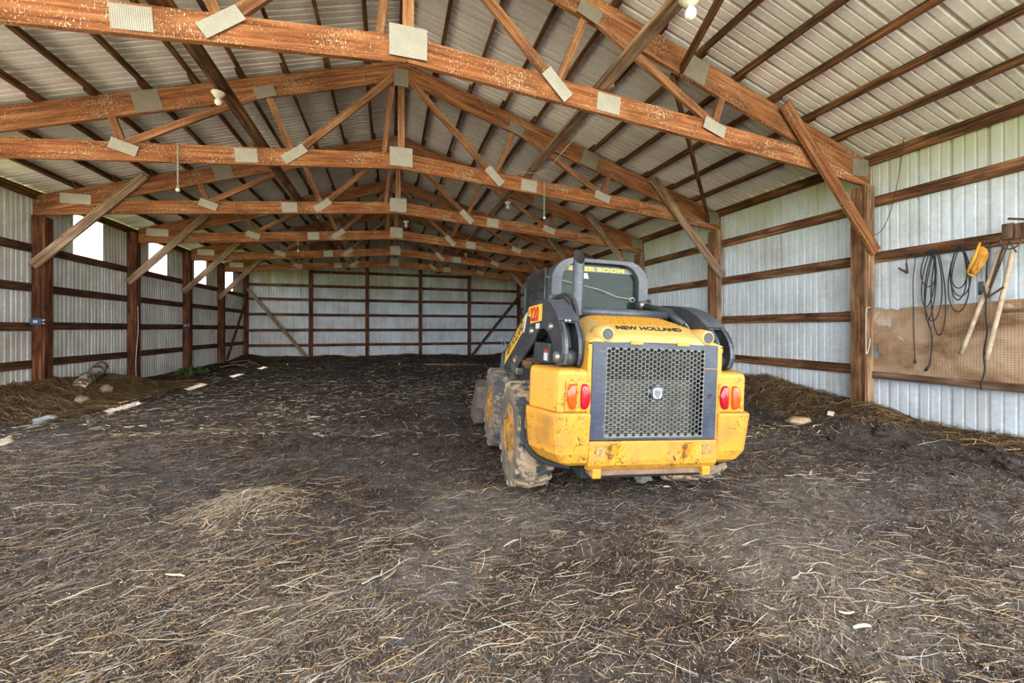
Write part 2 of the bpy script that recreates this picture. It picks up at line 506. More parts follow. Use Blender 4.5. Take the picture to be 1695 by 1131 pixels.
def make_truss(left_end, hang=False):
    t = thing('roof_truss', 'truss', 'roof truss')
    th = .05
    for s in (-1, 1):
        xe = XR - .01 if s > 0 else left_end
        # upper chord, plumb-cut at the heel
        mb = MB(); a, b = XM, xe
        mb.hexa([(a, -th/2, zub(a)), (a, th/2, zub(a)), (a, th/2, ztop(a)), (a, -th/2, ztop(a)), (b, -th/2, zub(b)), (b, th/2, zub(b)), (b, th/2, ztop(b)), (b, -th/2, ztop(b))])
        mb.build('upper_chord', M['truss_high'], t, bevel=.004, seg=1)
        # lower chord: its end is a wedge that dies under the upper chord
        xm = XM + s * 4.79
        mb = MB()
        def pt(x, y, z): return (x, y, z)
        mb.hexa([(a, -th/2-.001, zlb(a)), (a, th/2+.001, zlb(a)), (a, th/2+.001, zlb(a)+LCH), (a, -th/2-.001, zlb(a)+LCH), (xm, -th/2-.001, zlb(xm)), (xm, th/2+.001, zlb(xm)), (xm, th/2+.001, zlb(xm)+LCH), (xm, -th/2-.001, zlb(xm)+LCH)])
        mb.hexa([(xm, -th/2-.001, zlb(xm)), (xm, th/2+.001, zlb(xm)), (xm, th/2+.001, zlb(xm)+LCH), (xm, -th/2-.001, zlb(xm)+LCH), (b, -th/2-.001, zub(b)-.03), (b, th/2+.001, zub(b)-.03), (b, th/2+.001, zub(b)), (b, -th/2-.001, zub(b))])
        mb.build('lower_chord', M['truss'], t, bevel=.003, seg=1)
        X = lambda d: XM + s * d
        top = lambda d: zub(X(d)) + .05
        bot = lambda d: zlb(X(d)) + .16
        web(t, (X(3.55), top(3.55) + .08), (X(3.38), bot(3.38)), .085)
        web(t, (X(3.35), bot(3.35) + .06), (X(1.82), top(1.82) + .02), .09, y=-.018)
        web(t, (X(1.78), top(1.78)), (X(1.46), bot(1.46)), .085, y=.012)
        web(t, (X(1.40), bot(1.40) + .04), (X(.10), zub(XM) + .04), .10, y=-.018)
        f = -th / 2 - .018
        # punched plates on the near face
        gusset(t, X(3.37), bot(3.37) + .0, .30, .14, s * math.radians(-18) * -1 * (1 if s < 0 else 1) if s < 0 else -math.radians(18), f - .01, M['plate'])
        gusset(t, X(1.44), bot(1.40) - .01, .34, .13, (math.radians(38) if s < 0 else -math.radians(45)), f - .01, M['plate'])
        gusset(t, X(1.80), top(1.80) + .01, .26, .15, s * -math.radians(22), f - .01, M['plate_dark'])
        gusset(t, X(2.03), zlb(X(2.03)) + .118, .27, .19, s * -math.atan(.083), -th/2 - .004, M['plate'])
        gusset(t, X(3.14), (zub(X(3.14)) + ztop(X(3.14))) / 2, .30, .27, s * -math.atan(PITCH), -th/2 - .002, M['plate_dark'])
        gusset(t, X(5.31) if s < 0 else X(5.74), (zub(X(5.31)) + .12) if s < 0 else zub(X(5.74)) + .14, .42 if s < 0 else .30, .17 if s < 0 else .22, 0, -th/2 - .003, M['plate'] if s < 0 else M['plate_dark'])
    web(t, (XM, zlb(XM) + .1), (XM, zub(XM) + .1), .10, y=-.004, name='king_post')
    web(t, (XM - .26, zlb(XM) + .16), (XM - .12, zub(XM) - .02), .075, y=.06, name='sway_brace')
    gusset(t, XM, zlb(XM) + .165, .33, .28, 0, -th / 2 - .026, M['plate'])
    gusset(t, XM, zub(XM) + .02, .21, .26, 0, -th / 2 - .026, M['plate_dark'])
    return t
tr_a = make_truss(XL + .01); tr_b = make_truss(XL + .21)
def copy_tree(o, parent=None):
    c = o.copy(); COL.objects.link(c)
    if parent: c.parent = parent
    for ch in list(o.children): copy_tree(ch, c)
    return c
TLAB = ['wooden roof truss closest to the doorway, large punched plates, spotted with droppings',
        'roof truss second from the doorway, with chains hanging near its lower chord',
        'third roof truss from the doorway, its heel on the post holding a blue box',
        'fourth roof truss from the doorway, small white bulb holder by its centre',
        'fifth roof truss from the doorway, second before the end wall',
        'last roof truss, the one standing closest to the far end wall']
for i, y in enumerate(TY):
    o = (tr_a if i == 0 else tr_b if i == 3 else copy_tree(tr_a if i < 3 else tr_b))
    o.location = (0, y, 0)
    tag(o, TLAB[i], 'roof truss', 'roof trusses of the barn')

# ------------------------------------------------------------------ posts
def make_post(x0, x1, y, zt, mats, label, grp, zb=-.3):
    t = thing('wall_post', label, 'wooden post', (0, 0, 0), grp)
    xi = x0 if x0 > 0 else x1       # inner face
    pl = .045
    mb = MB()
    if x0 > 0: mb.box(x0 + pl, y - .09, zb, x1, y + .09, zt)
    else: mb.box(x0, y - .09, zb, x1 - pl, y + .09, zt)
    mb.build('post_core', mats[0], t, bevel=.006)
    mb = MB()
    if x0 > 0: mb.box(x0, y - .088, zb, x0 + pl - .002, y + .088, zt - .02)
    else: mb.box(x1 - pl + .002, y - .088, zb, x1, y + .088, zt - .02)
    mb.build('facing_board', mats[1], t, bevel=.005)
    return t
PLR = ['weathered post against the pale wall beside the pegboard, frayed bark and string on it',
       'weathered post on the pegboard-side wall, second from the doorway, behind the loader',
       'weathered post on the pegboard-side wall, third from the doorway, above the cab roof',
       'pegboard-side wall post under the fourth truss, hidden largely by the loader',
       'pegboard-side wall post under the fifth truss', 'pegboard-side wall post under the sixth truss, close to end wall']
PLL = [None, 'reddish post on the windowed wall just before the hay bank, under the second truss',
       'thick reddish post on the windowed wall carrying a blue electrical box above the hay',
       'reddish post on the windowed wall, fourth truss, string hanging from it',
       'reddish post on the windowed wall under the fifth truss with a small blue outlet',
       'reddish post on the windowed wall under the sixth truss, slanting brace beyond it']
for i, y in enumerate(TY):
    if i < 5 or True:
        make_post(XR - .22, XR - .045, y, zub(XR) - .03 if i < 6 else 3.4, (M['post_pale'], M['post_mid']), PLR[i], 'posts along the pegboard-side wall')
    if i >= 1:
        zt = zub(XL) - .03 if i < 3 else 3.44
        make_post(XL + .03, XL + .205, y, zt, (M['post'], M['post']), PLL[i], 'posts along the windowed wall')
# end wall posts
for k, (x, lb) in enumerate([(-5.60, 'corner post where the windowed wall meets the end wall'), (-3.22, 'end wall post at the foot of the windowed side brace'),
                             (-.98, 'end wall post second from the windowed corner, left of the central opening'), (1.30, 'end wall post just past the barn centre line'),
                             (3.55, 'end wall post at the foot of the brace beside the loader'), (5.98, 'corner post where the pegboard-side wall meets the end wall')]):
    lb = lb.replace(', left of the central opening', '')
    mb = MB(); mb.box(x - .07, YE - .19, -.3, x + .07, YE - .05, min(ztop(x) - .02, 5.2))
    tag(mb.build('end_post', M['post'], bevel=.005), lb, 'wooden post', 'posts of the end wall')

# ------------------------------------------------------------------ girts
def jit(a): return random.uniform(-a, a)
for i in range(7):
    ya, yb = BY[i] + (.09 if i else 0), BY[i + 1] - .09
    if i < 6 or True:
        hs = [.70, 1.40, 2.16, 2.86] if i else [.60, 1.43, 2.17, 2.90]
        if i == 1: hs = [.70, 1.41, 2.16, 2.86]
        for k, h in enumerate(hs):
            y0 = ya
            if i == 0 and k < 2: continue
            if i == 0: y0 = 1.25 if k < 3 else ya
            mb = MB(); mb.beam((XR - .024, y0, h + jit(.008)), (XR - .024, yb, h + jit(.008)), .042, .135)
            tag(mb.build('girt', M['girt'], bevel=.003, seg=1), f'weathered rail on the pegboard-side wall, {LEV[k] if k < 3 else "highest"}, {bay(i)}', 'wall girt', 'rails of the pegboard-side wall')
    if i >= 2:
        ya2, yb2 = BY[i] + .09, BY[i + 1] - .09
        for k, h in enumerate([.657, 1.285, 1.925, 2.58]):
            mb = MB(); mb.beam((XL + .024, ya2, h + jit(.008)), (XL + .024, yb2, h + jit(.008)), .042, .135)
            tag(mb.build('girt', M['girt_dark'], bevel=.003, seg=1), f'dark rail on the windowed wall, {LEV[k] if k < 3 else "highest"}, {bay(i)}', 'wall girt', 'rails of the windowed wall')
ex = [-5.60, -3.22, -.98, 1.30, 3.55, 5.98]
for k, h in enumerate([.53, 1.17, 1.82, 2.46, 3.05, 3.65]):
    for j in range(5):
        mb = MB(); mb.beam((ex[j] + .07, YE - .03, h + jit(.01)), (ex[j + 1] - .07, YE - .03, h + jit(.01)), .04, .12)
        if k == 5 and j in (0, 4): continue
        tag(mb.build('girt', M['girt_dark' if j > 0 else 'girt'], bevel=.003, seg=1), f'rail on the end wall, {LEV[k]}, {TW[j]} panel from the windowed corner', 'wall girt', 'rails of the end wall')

# ------------------------------------------------------------------ braces
def brace(a, b, w, t, label, mat='brace', grp=None, name='knee_brace', up=(0, 0, 1)):
    mb = MB(); mb.beam(a, b, t, w, up)
    return tag(mb.build(name, M[mat], bevel=.004, seg=1), label, 'brace', grp)
RB = ['pale diagonal brace from the pegboard post up to the first truss', 'diagonal brace on second post, from wall to second truss behind the loader',
      'short diagonal brace above the loader cab, third truss', 'brace under the fourth truss, pegboard side', 'brace under the fifth truss, pegboard side', 'brace under the sixth truss, pegboard side']
LB = [None, None, 'long grey-brown brace crossing the big window, third truss, windowed wall', 'brace crossing the second window, fourth truss, windowed wall',
      'brace crossing the third window, fifth truss, windowed wall', 'brace at the smallest far window, sixth truss, windowed wall']
for i, y in enumerate(TY):
    brace((6.02, y - .125, 2.24), (4.52, y - .085, 3.94), .15, .045, RB[i], 'truss_high' if i < 1 else 'brace', 'knee braces under the trusses')
    if LB[i]: brace((-5.66, y - .125, 2.28), (-4.16, y - .085, 3.95), .15, .045, LB[i], 'brace', 'knee braces under the trusses')
brace((-5.53, YE - .22, 2.85), (-3.36, YE - .22, .05), .13, .04, 'slanting brace on the end wall next to the windowed corner', name='wind_brace')
brace((5.90, YE - .22, 2.70), (3.66, YE - .22, -.02), .13, .04, 'slanting brace on the end wall just beside the loader', 'girt_dark', name='wind_brace')
brace((XL + .23, 18.6, 2.55), (XL + .23, 16.5, .15), .12, .04, 'slanting brace on the windowed wall in its last bay', 'girt_dark', name='wind_brace')
brace((XR - .24, 18.6, 2.62), (XR - .24, 16.6, .3), .12, .04, 'slanting brace on the pegboard-side wall in its last bay', 'girt_dark', name='wind_brace')
brace((3.05, TY[0] + .07, 4.10), (5.80, TY[1] - .03, 3.30), .10, .04, 'long dark slanting board tying first truss to second truss heel', 'purlin', name='wind_brace')
brace((2.3, 1.35, 4.33), (3.12, TY[0] + .05, 4.12), .10, .04, 'dark slanting board above the first truss near the ceramic lamp', 'purlin', name='wind_brace')
# long boards lying on the lower chords
for side, x0 in ((-1, -1.70), (1, 2.12)):
    for i in range(7):
        ya, yb = BY[i] - .1, min(BY[i + 1] + .1, YE - .2)
        z = zlb(x0) + LCH + .024
        xx = x0 + (.02 if i % 2 else -.02)
        brace((xx, max(ya, YF), z + (.012 if i % 2 else 0)), (xx, yb, z + (.012 if i % 2 == 0 else 0)), .045, .14,
              f'long flat board on the lower chords, {"windowed" if side < 0 else "pegboard"} side, {bay(i)}', 'brace' if side > 0 else 'purlin', 'boards lying along the lower chords', 'tie_board')
# ------------------------------------------------------------------ ground
def vnoise(x, y, seed):
    xi, yi = np.floor(x).astype(np.int64), np.floor(y).astype(np.int64)
    fx, fy = x - xi, y - yi
    def h(a, b):
        n = (a * 374761393 + b * 668265263 + seed * 982451653) & 0xFFFFFFFF
        n = ((n ^ (n >> 13)) * 1274126177) & 0xFFFFFFFF
        return ((n ^ (n >> 16)) & 0xFFFF) / 65535.0
    u, v = fx * fx * (3 - 2 * fx), fy * fy * (3 - 2 * fy)
    return (h(xi, yi) * (1 - u) + h(xi + 1, yi) * u) * (1 - v) + (h(xi, yi + 1) * (1 - u) + h(xi + 1, yi + 1) * u) * v
def fbm(x, y, s, seed, o=4):
    t = 0; a = 1; w = 0
    for k in range(o):
        t = t + a * vnoise(x * s * 2 ** k, y * s * 2 ** k, seed + k); w += a; a *= .55
    return t / w - .5
def sst(x, a, b):
    t = np.clip((x - a) / (b - a), 0, 1); return t * t * (3 - 2 * t)
def gauss(x, y, cx, cy, r, ry=None, ang=0):
    ca, sa = math.cos(ang), math.sin(ang)
    dx, dy = (x - cx) * ca + (y - cy) * sa, -(x - cx) * sa + (y - cy) * ca
    return np.exp(-(dx / r) ** 2 - (dy / (ry or r)) ** 2)
def ground(x, y, fine=True):
    x = np.asarray(x, float); y = np.asarray(y, float)
    z = -.05 * sst(y, 8, 13) - .08 * sst(x, 0, 6) * sst(y, 9, 17)
    # bank of old hay by the windowed wall, heap of muck by the other wall
    z = z + .33 * sst(-x, 4.35, 5.45) * (1 - sst(y, 9.6, 11.6)) * (1 + .9 * fbm(x, y, 2.4, 5))
    z = z + .10 * sst(-x, 4.9, 5.6) * sst(y, 10, 12)
    z = z + (.13 + .16 * fbm(x, y, 1.3, 9)) * sst(x, 4.6, 5.9) + .10 * sst(x, 5.3, 6.0) * sst(y, 3, 4)
    z = z + .20 * gauss(x, y, 5.75, 5.3, .55, .8) + .10 * gauss(x, y, 5.6, 3.5, .35)
    z = z + .09 * gauss(x, y, -.93, 3.20, .25, .22) + .05 * gauss(x, y, -2.2, 5.3, .8, .5)
    z = z + .12 * sst(y, 17.4, 18.6) * (1 + 1.5 * fbm(x, y, 1.2, 21))
    bumpy = .35 + .65 * sst(np.hypot(x - 1.6, y - 3.3), 1.0, 2.0)
    z = z + .16 * fbm(x, y, 5.0, 15, 3) * sst(-x, 4.4, 4.9) * (1 - sst(y, 10.5, 12)) + bumpy * .05 * fbm(x, y, .8, 31, 3) + .028 * fbm(x, y, 4.0, 41, 3) * (.6 + 1.6 * sst(x, 3.6, 5.2))
    if fine:
        z = z + .030 * fbm(x, y, 14, 51, 3) + .016 * fbm(x, y, 45, 61, 2)
    return z
def gz(x, y): return float(ground(np.array([x]), np.array([y]))[0])

def grid_mesh(name, X, Y, Z, mat, kind=None):
    ny, nx = X.shape
    me = bpy.data.meshes.new(name)
    co = np.stack([X, Y, Z], -1).reshape(-1, 3)
    idx = np.arange(nx * ny).reshape(ny, nx)
    f = np.stack([idx[:-1, :-1], idx[:-1, 1:], idx[1:, 1:], idx[1:, :-1]], -1).reshape(-1, 4)
    me.vertices.add(len(co)); me.vertices.foreach_set('co', co.astype(np.float32).ravel())
    me.loops.add(len(f) * 4); me.loops.foreach_set('vertex_index', f.astype(np.int32).ravel())
    me.polygons.add(len(f)); me.polygons.foreach_set('loop_start', np.arange(0, len(f) * 4, 4, dtype=np.int32))
    me.polygons.foreach_set('loop_total', np.full(len(f), 4, np.int32))
    me.polygons.foreach_set('use_smooth', np.ones(len(f), bool))
    me.update(); me.validate(); me.materials.append(mat)
    o = bpy.data.objects.new(name, me); COL.objects.link(o)
    if kind: o['kind'] = kind
    return o

m, nt, bs = new_mat('barn_soil'); T = NT(nt)
v = T.coord('World')
n1 = T.noise(v, .9, 5, .6); n2 = T.noise(v, 6, 6, .65); n3 = T.noise(v, 60, 4, .7); n4 = T.noise(v, 180, 2, .6)
c = T.ramp(n2, [(.30, C(34, 26, 22)), (.5, C(60, 49, 42)), (.7, C(88, 75, 64))])
c = T.mix(T.ramp(n1, [(.42, 0.0), (.62, .55)]), c, C(92, 86, 80))
c = T.mix(1.0, c, T.ramp(n3, [(.30, .42), (.5, .95), (.7, 1.45)]), 'MULTIPLY')
c = T.mix(T.ramp(n4, [(.62, 0.0), (.70, .6)]), c, C(132, 116, 92))
# ash-grey dried patches
for cx, cy, r in ((.6, 2.67, .42), (2.1, 1.85, .45), (.25, 2.1, .22), (1.9, 1.35, .35), (3.0, 2.2, .4), (-.5, 1.9, .2)):
    d = T.n('ShaderNodeVectorMath', operation='DISTANCE'); T.l(v, d.inputs[0]); d.inputs[1].default_value = (cx, cy, 0)
    k = T.math('SUBTRACT', 1.0, T.math('DIVIDE', d.outputs['Value'], r * 1.6))
    k = T.math('ADD', k, T.math('SUBTRACT', n2, .5))
    c = T.mix(T.math('MULTIPLY', T.ramp(k, [(.18, 0.0), (.42, 1.0)]), .38), c, C(116, 108, 98))
T.l(c, bs.inputs['Base Color']); bs.inputs['Roughness'].default_value = .95; bs.inputs['Specular IOR Level'].default_value = .15
T.bump(T.mix(.5, n3, n4), .9, .012, bs)
M['soil'] = m

def bands(*segs):
    out = []
    for a, b, s in segs: out += list(np.arange(a, b, s))
    return np.array(out)
xs = bands((XL - .02, -3.0, .06), (-3.0, 4.0, .018), (4.0, XR + .02, .03)); xs = np.append(xs, XR + .02)
ys = bands((-4.0, .7, .09), (.7, 3.2, .014), (3.2, 5.0, .028), (5.0, 8.0, .045), (8.0, YE, .09)); ys = np.append(ys, YE + .01)
X, Y = np.meshgrid(xs, ys)
fl = grid_mesh('floor', X, Y, ground(X, Y), M['soil'], 'structure')

# grass outside, all around
m, nt, bs = new_mat('lawn_grass'); T = NT(nt); v = T.coord('World')
gr = T.ramp(T.noise(v, 1.5, 5), [(.3, C(104, 122, 60)), (.7, C(160, 168, 100))])
gv = T.ramp(T.noise(v, 3.0, 5), [(.3, C(132, 124, 114)), (.7, C(186, 178, 166))])
# unseen gravel drive, put in to keep bounced light neutral; grass beyond and around
mp = T.n('ShaderNodeVectorMath', operation='DISTANCE'); T.l(v, mp.inputs[0]); mp.inputs[1].default_value = (-4.0, -9.0, 0)
c = T.mix(T.ramp(T.math('DIVIDE', mp.outputs['Value'], 20.0), [(.78, 0.0), (.86, 1.0)]), gv, gr)
T.l(c, bs.inputs['Base Color']); bs.inputs['Roughness'].default_value = .9
xs = np.linspace(-60, 60, 61); ys = np.linspace(-50, 80, 66); X, Y = np.meshgrid(xs, ys)
# the yard lies a hand below the bedding inside
grid_mesh('ground_yard', X, Y, np.full_like(X, -.36) + .1 * fbm(X, Y, .05, 3), m, 'structure')

# ------------------------------------------------------------------ straw
m, nt, bs = new_mat('straw'); T = NT(nt)
at = T.n('ShaderNodeAttribute'); at.attribute_name = 'col'
T.l(at.outputs['Color'], bs.inputs['Base Color']); bs.inputs['Roughness'].default_value = .75; bs.inputs['Specular IOR Level'].default_value = .3
M['straw'] = m

PAL = np.array([C(178, 158, 126), C(156, 138, 110), C(206, 190, 160), C(134, 114, 90), C(122, 104, 82), C(168, 132, 78), C(98, 78, 60), C(84, 70, 58), C(156, 150, 140), C(140, 92, 50)])
PALW = np.array([.16, .15, .06, .15, .13, .05, .12, .09, .07, .02]); PALW = PALW / PALW.sum()

def straws(name, x, y, length, width, ang, pitch, lift, pal, palw, mat=None, bend=.06, zf=ground, label=None, group=None, kind='stuff', cat='straw'):
    n = len(x)
    if np.isscalar(lift): lift = np.full(n, lift)
    dx, dy = np.cos(ang), np.sin(ang)
    h = length / 2
    ts = np.array([-1, -.33, .33, 1.0])
    bnd = RNG.normal(0, bend, n)
    P = np.zeros((n, 4, 3))
    for k, t in enumerate(ts):
        px = x + dx * h * t - dy * bnd * length * (t * t - .5)
        py = y + dy * h * t + dx * bnd * length * (t * t - .5)
        P[:, k, 0] = px; P[:, k, 1] = py
    zc = zf(x, y)
    e0 = zf(P[:, 0, 0], P[:, 0, 1]); e1 = zf(P[:, 3, 0], P[:, 3, 1])
    for k, t in enumerate(ts):
        zz = np.where(t < 0, e0 * -t + zc * (1 + t), e1 * t + zc * (1 - t))
        P[:, k, 2] = np.maximum(zz, zf(P[:, k, 0], P[:, k, 1])) + lift + np.tan(pitch) * h * (t + 1) * .5
    # ribbon side direction, rolled a little
    roll = RNG.uniform(-.9, .9, n)
    sx, sy, sz = -dy * np.cos(roll), dx * np.cos(roll), np.sin(roll)
    S = np.stack([sx, sy, sz], -1)[:, None, :] * (width / 2)[:, None, None]
    wf = np.array([.7, 1, 1, .6])[None, :, None]
    A, B = P - S * wf, P + S * wf
    co = np.stack([A, B], 2).reshape(n * 8, 3)
    base = (np.arange(n) * 8)[:, None, None]
    q = np.array([[0, 2, 3, 1], [2, 4, 5, 3], [4, 6, 7, 5]])[None]
    f = (base + q).reshape(-1, 4)
    me = bpy.data.meshes.new(name)
    me.vertices.add(len(co)); me.vertices.foreach_set('co', co.astype(np.float32).ravel())
    me.loops.add(f.size); me.loops.foreach_set('vertex_index', f.astype(np.int32).ravel())
    me.polygons.add(len(f)); me.polygons.foreach_set('loop_start', np.arange(0, f.size, 4, dtype=np.int32))
    me.polygons.foreach_set('loop_total', np.full(len(f), 4, np.int32))
    me.update()
    ca = me.color_attributes.new('col', 'FLOAT_COLOR', 'POINT')
    ci = RNG.choice(len(pal), n, p=palw)
    cc = pal[ci] * RNG.uniform(.75, 1.2, (n, 1))
    cc = np.repeat(np.concatenate([cc, np.ones((n, 1))], 1), 8, 0)
    ca.data.foreach_set('color', cc.astype(np.float32).ravel())
    me.materials.append(mat or M['straw'])
    o = bpy.data.objects.new(name, me); COL.objects.link(o)
    return tag(o, label, cat, group, kind)

def density(x, y):
    d = .36 + .5 * np.clip(fbm(x, y, 1.3, 77, 4) * 2.2 + .25, -.3, 1)
    d = d + .9 * gauss(x, y, -1.0, 2.45, .95, .35, 2.4) + .5 * gauss(x, y, -1.6, 2.0, .8, .7) + .8 * gauss(x, y, -.85, 2.0, .6, .3, .4)
    d = d + .6 * gauss(x, y, -.95, 3.18, .30) + 1.0 * gauss(x, y, -2.4, 5.1, 1.0, .4, .35)
    d = d + .5 * gauss(x, y, -1.4, 7.4, 1.6, 1.2) + .35 * gauss(x, y, -.4, 9.6, 2.4, 1.4)
    d = d + .55 * gauss(x, y, .55, 1.55, .5, .22) + .5 * gauss(x, y, 1.75, 1.45, .6, .35) + .45 * gauss(x, y, 2.6, 1.4, .6, .4)
    d = d + .5 * gauss(x, y, 1.75, 1.95, .3) + .8 * gauss(x, y, -1.5, 1.6, .9, .6)
    for cx, cy, r in ((.6, 2.67, .35), (2.1, 1.85, .25), (3.05, 2.0, .3), (.1, 2.2, .35)):
        d = d - .20 * gauss(x, y, cx, cy, r)
    d = d * (1 - .55 * gauss(x, y, .9, 5.0, 1.3, 1.5)) * (1 - .4 * sst(x, 4.4, 5.6))
    return np.clip(d, .05, 1.6)

TH = math.radians(16.71)
def scatter(n, dmin, dmax, power, fov=1.36):
    # points in the part of the floor one can see from the doorway, thinner with distance
    t = RNG.uniform(0, 1, n)
    a = 2 - power
    d = (dmin ** a + t * (dmax ** a - dmin ** a)) ** (1 / a)
    r = RNG.uniform(-fov, fov, n) * (d + .15)
    x = r * math.cos(TH) + d * math.sin(TH); y = -r * math.sin(TH) + d * math.cos(TH)
    ok = (x > XL + .16) & (x < XR - .16) & (y < YE - .1) & (y > .2)
    x, y = x[ok], y[ok]
    keep = RNG.uniform(0, 1.2, len(x)) < density(x, y)
    return x[keep], y[keep]

def flow(x, y):
    a = 2.2 * fbm(x, y, .8, 91, 3) + .25
    a = a + .55 * gauss(x, y, -1.1, 2.3, 1.1, .8)
    a = a - .55 * gauss(x, y, 2.7, 1.7, .8, .7)
    return a

def layer(name, n, dmin, dmax, power, L, W, spread, lift, label, pitch=.05, pal=PAL, palw=PALW, bend=.045):
    x, y = scatter(n, dmin, dmax, power)
    k = len(x)
    ln = RNG.uniform(L[0], L[1], k) * RNG.uniform(.6, 1.4, k)
    w = RNG.uniform(W[0], W[1], k)
    an = flow(x, y) + RNG.normal(0, spread, k)
    return straws(name, x, y, ln, w, an, RNG.normal(0, pitch, k), RNG.uniform(.001, lift, k), pal, palw, bend=bend, label=label)

DARKW = np.array([.05, .09, .02, .15, .18, .04, .22, .20, .03, .02]); DARKW = DARKW / DARKW.sum()
layer('straw_litter', 180000, 1.15, 6.0, 1.1, (.010, .045), (.0010, .0022), 1.2, .010, 'short broken straw bits covering the dark floor by the doorway', .12, palw=DARKW, bend=.08)
layer('long_straw', 25000, 1.15, 5.0, .9, (.05, .17), (.0014, .0026), .55, .016, 'long pale straw stalks strewn over the floor in front of the loader', .05)
layer('coarse_straw', 75000, 4.6, 18.5, 1.0, (.03, .13), (.004, .010), .9, .014, 'pale straw scattered over the far half of the barn floor', .07, palw=np.array([.2, .18, .16, .14, .1, .06, .05, .03, .08, .0]))
layer('floor_chaff', 90000, 1.15, 7.0, 1.3, (.004, .014), (.0015, .004), 3, .006, 'fine pale chaff specks all over the dark dirt floor', .1)
# crumbs of soil and muck
def crumbs(name, n, dmin, dmax, power, S, label):
    t = RNG.uniform(0, 1, n); a = 2 - power
    d = (dmin ** a + t * (dmax ** a - dmin ** a)) ** (1 / a); r = RNG.uniform(-1.36, 1.36, n) * (d + .15)
    x = r * math.cos(TH) + d * math.sin(TH); y = -r * math.sin(TH) + d * math.cos(TH)
    ok = (x > XL + .2) & (x < XR - .1) & (y > .3) & (y < YE - .3); x, y = x[ok], y[ok]
    keep = RNG.uniform(-.35, .35, len(x)) < fbm(x, y, 1.1, 123, 3) + .12 * sst(x, 3.6, 5.0); x, y = x[keep], y[keep]; n = len(x)
    s = RNG.uniform(S[0], S[1], n) * RNG.uniform(.5, 1.5, n)
    z = ground(x, y) + s * .25
    base = np.array([[1, 0, 0], [0, 1, 0], [-1, 0, 0], [0, -1, 0], [0, 0, .8], [0, 0, -.8]])
    V = base[None] * s[:, None, None] * RNG.uniform(.55, 1.3, (n, 6, 1))
    an = RNG.uniform(0, 6.28, n); ca, sa = np.cos(an)[:, None], np.sin(an)[:, None]
    vx = V[:, :, 0] * ca - V[:, :, 1] * sa + x[:, None]; vy = V[:, :, 0] * sa + V[:, :, 1] * ca + y[:, None]; vz = V[:, :, 2] + z[:, None]
    co = np.stack([vx, vy, vz], -1).reshape(-1, 3)
    F = np.array([[0, 1, 4], [1, 2, 4], [2, 3, 4], [3, 0, 4], [1, 0, 5], [2, 1, 5], [3, 2, 5], [0, 3, 5]])
    f = (np.arange(n)[:, None, None] * 6 + F[None]).reshape(-1, 3)
    me = bpy.data.meshes.new(name); me.vertices.add(len(co)); me.vertices.foreach_set('co', co.astype(np.float32).ravel())
    me.loops.add(f.size); me.loops.foreach_set('vertex_index', f.astype(np.int32).ravel())
    me.polygons.add(len(f)); me.polygons.foreach_set('loop_start', np.arange(0, f.size, 3, dtype=np.int32)); me.polygons.foreach_set('loop_total', np.full(len(f), 3, np.int32)); me.update()
    pal = np.array([C(54, 42, 36), C(76, 62, 54), C(40, 32, 28), C(96, 84, 74), C(118, 106, 94)]); cc = pal[RNG.choice(5, n, p=[.3, .3, .2, .14, .06])]
    cc = np.repeat(np.concatenate([cc, np.ones((n, 1))], 1), 6, 0); ca_ = me.color_attributes.new('col', 'FLOAT_COLOR', 'POINT'); ca_.data.foreach_set('color', cc.astype(np.float32).ravel())
    me.materials.append(M['straw']); o = bpy.data.objects.new(name, me); COL.objects.link(o)
    return tag(o, label, 'soil', None, 'stuff')
crumbs('soil_crumbs', 110000, 1.2, 9.0, 1.1, (.002, .007), 'dark crumbs of soil and muck lying all over the floor')
# broad dry leaf blades of maize
n = 110
x, y = scatter(n * 3, 1.3, 9, .6); x, y = x[:n], y[:n]; n = len(x)
LP = np.array([C(176, 158, 128), C(140, 116, 82), C(110, 78, 50)]);
straws('corn_husk_litter', x, y, RNG.uniform(.04, .13, n), RNG.uniform(.006, .014, n), flow(x, y) + RNG.normal(0, .7, n), RNG.normal(0, .06, n), RNG.uniform(.008, .02, n), LP, np.array([.6, .32, .08]), bend=.06, label='broad dry corn husk strips lying among the straw')

# hay bank under the windowed wall and on the heap by the other wall
def patch_straws(name, n, fn, L, W, label, pal, palw, lift=.03, ang=None, pitch=.18):
    x, y = fn(n); k = len(x)
    an = (RNG.uniform(0, 6.28, k) if ang is None else RNG.normal(ang[0], ang[1], k))
    return straws(name, x, y, RNG.uniform(*L, k), RNG.uniform(*W, k), an, RNG.normal(0, pitch, k), RNG.uniform(.002, lift, k), pal, palw, bend=.16, label=label, cat='hay')
HP = np.array([C(150, 124, 82), C(118, 90, 56), C(92, 66, 38), C(180, 158, 114), C(62, 44, 28)]); HW = np.array([.18, .26, .26, .06, .24])
def f1(n):
    x = RNG.uniform(XL + .06, -4.25, n); y = RNG.uniform(6.8, 11.2, n); k = RNG.uniform(0, 1, n) < (1 - .6 * sst(x, -4.7, -4.25)) * (1 - .7 * sst(y, 9.8, 11)); return x[k], y[k]
patch_straws('loose_hay', 30000, f1, (.10, .32), (.003, .006), 'long brown hay piled in a bank along the windowed wall', HP, HW, .05, (-.5, .75), .12)
def f2(n):
    c = np.array([(5.7, 5.4, .45), (5.62, 3.55, .22), (5.75, 2.6, .28), (5.5, 4.3, .3), (5.85, 4.8, .3)])
    i = RNG.integers(0, len(c), n); x = c[i, 0] + RNG.normal(0, 1, n) * c[i, 2] * .6; y = c[i, 1] + RNG.normal(0, 1, n) * c[i, 2]
    k = (x < XR - .06); return x[k], y[k]
patch_straws('loose_hay', 9000, f2, (.06, .24), (.003, .005), 'clumps of tan hay on the dark heap at the foot of the pegboard-side wall', HP, HW, .05, None, .25)
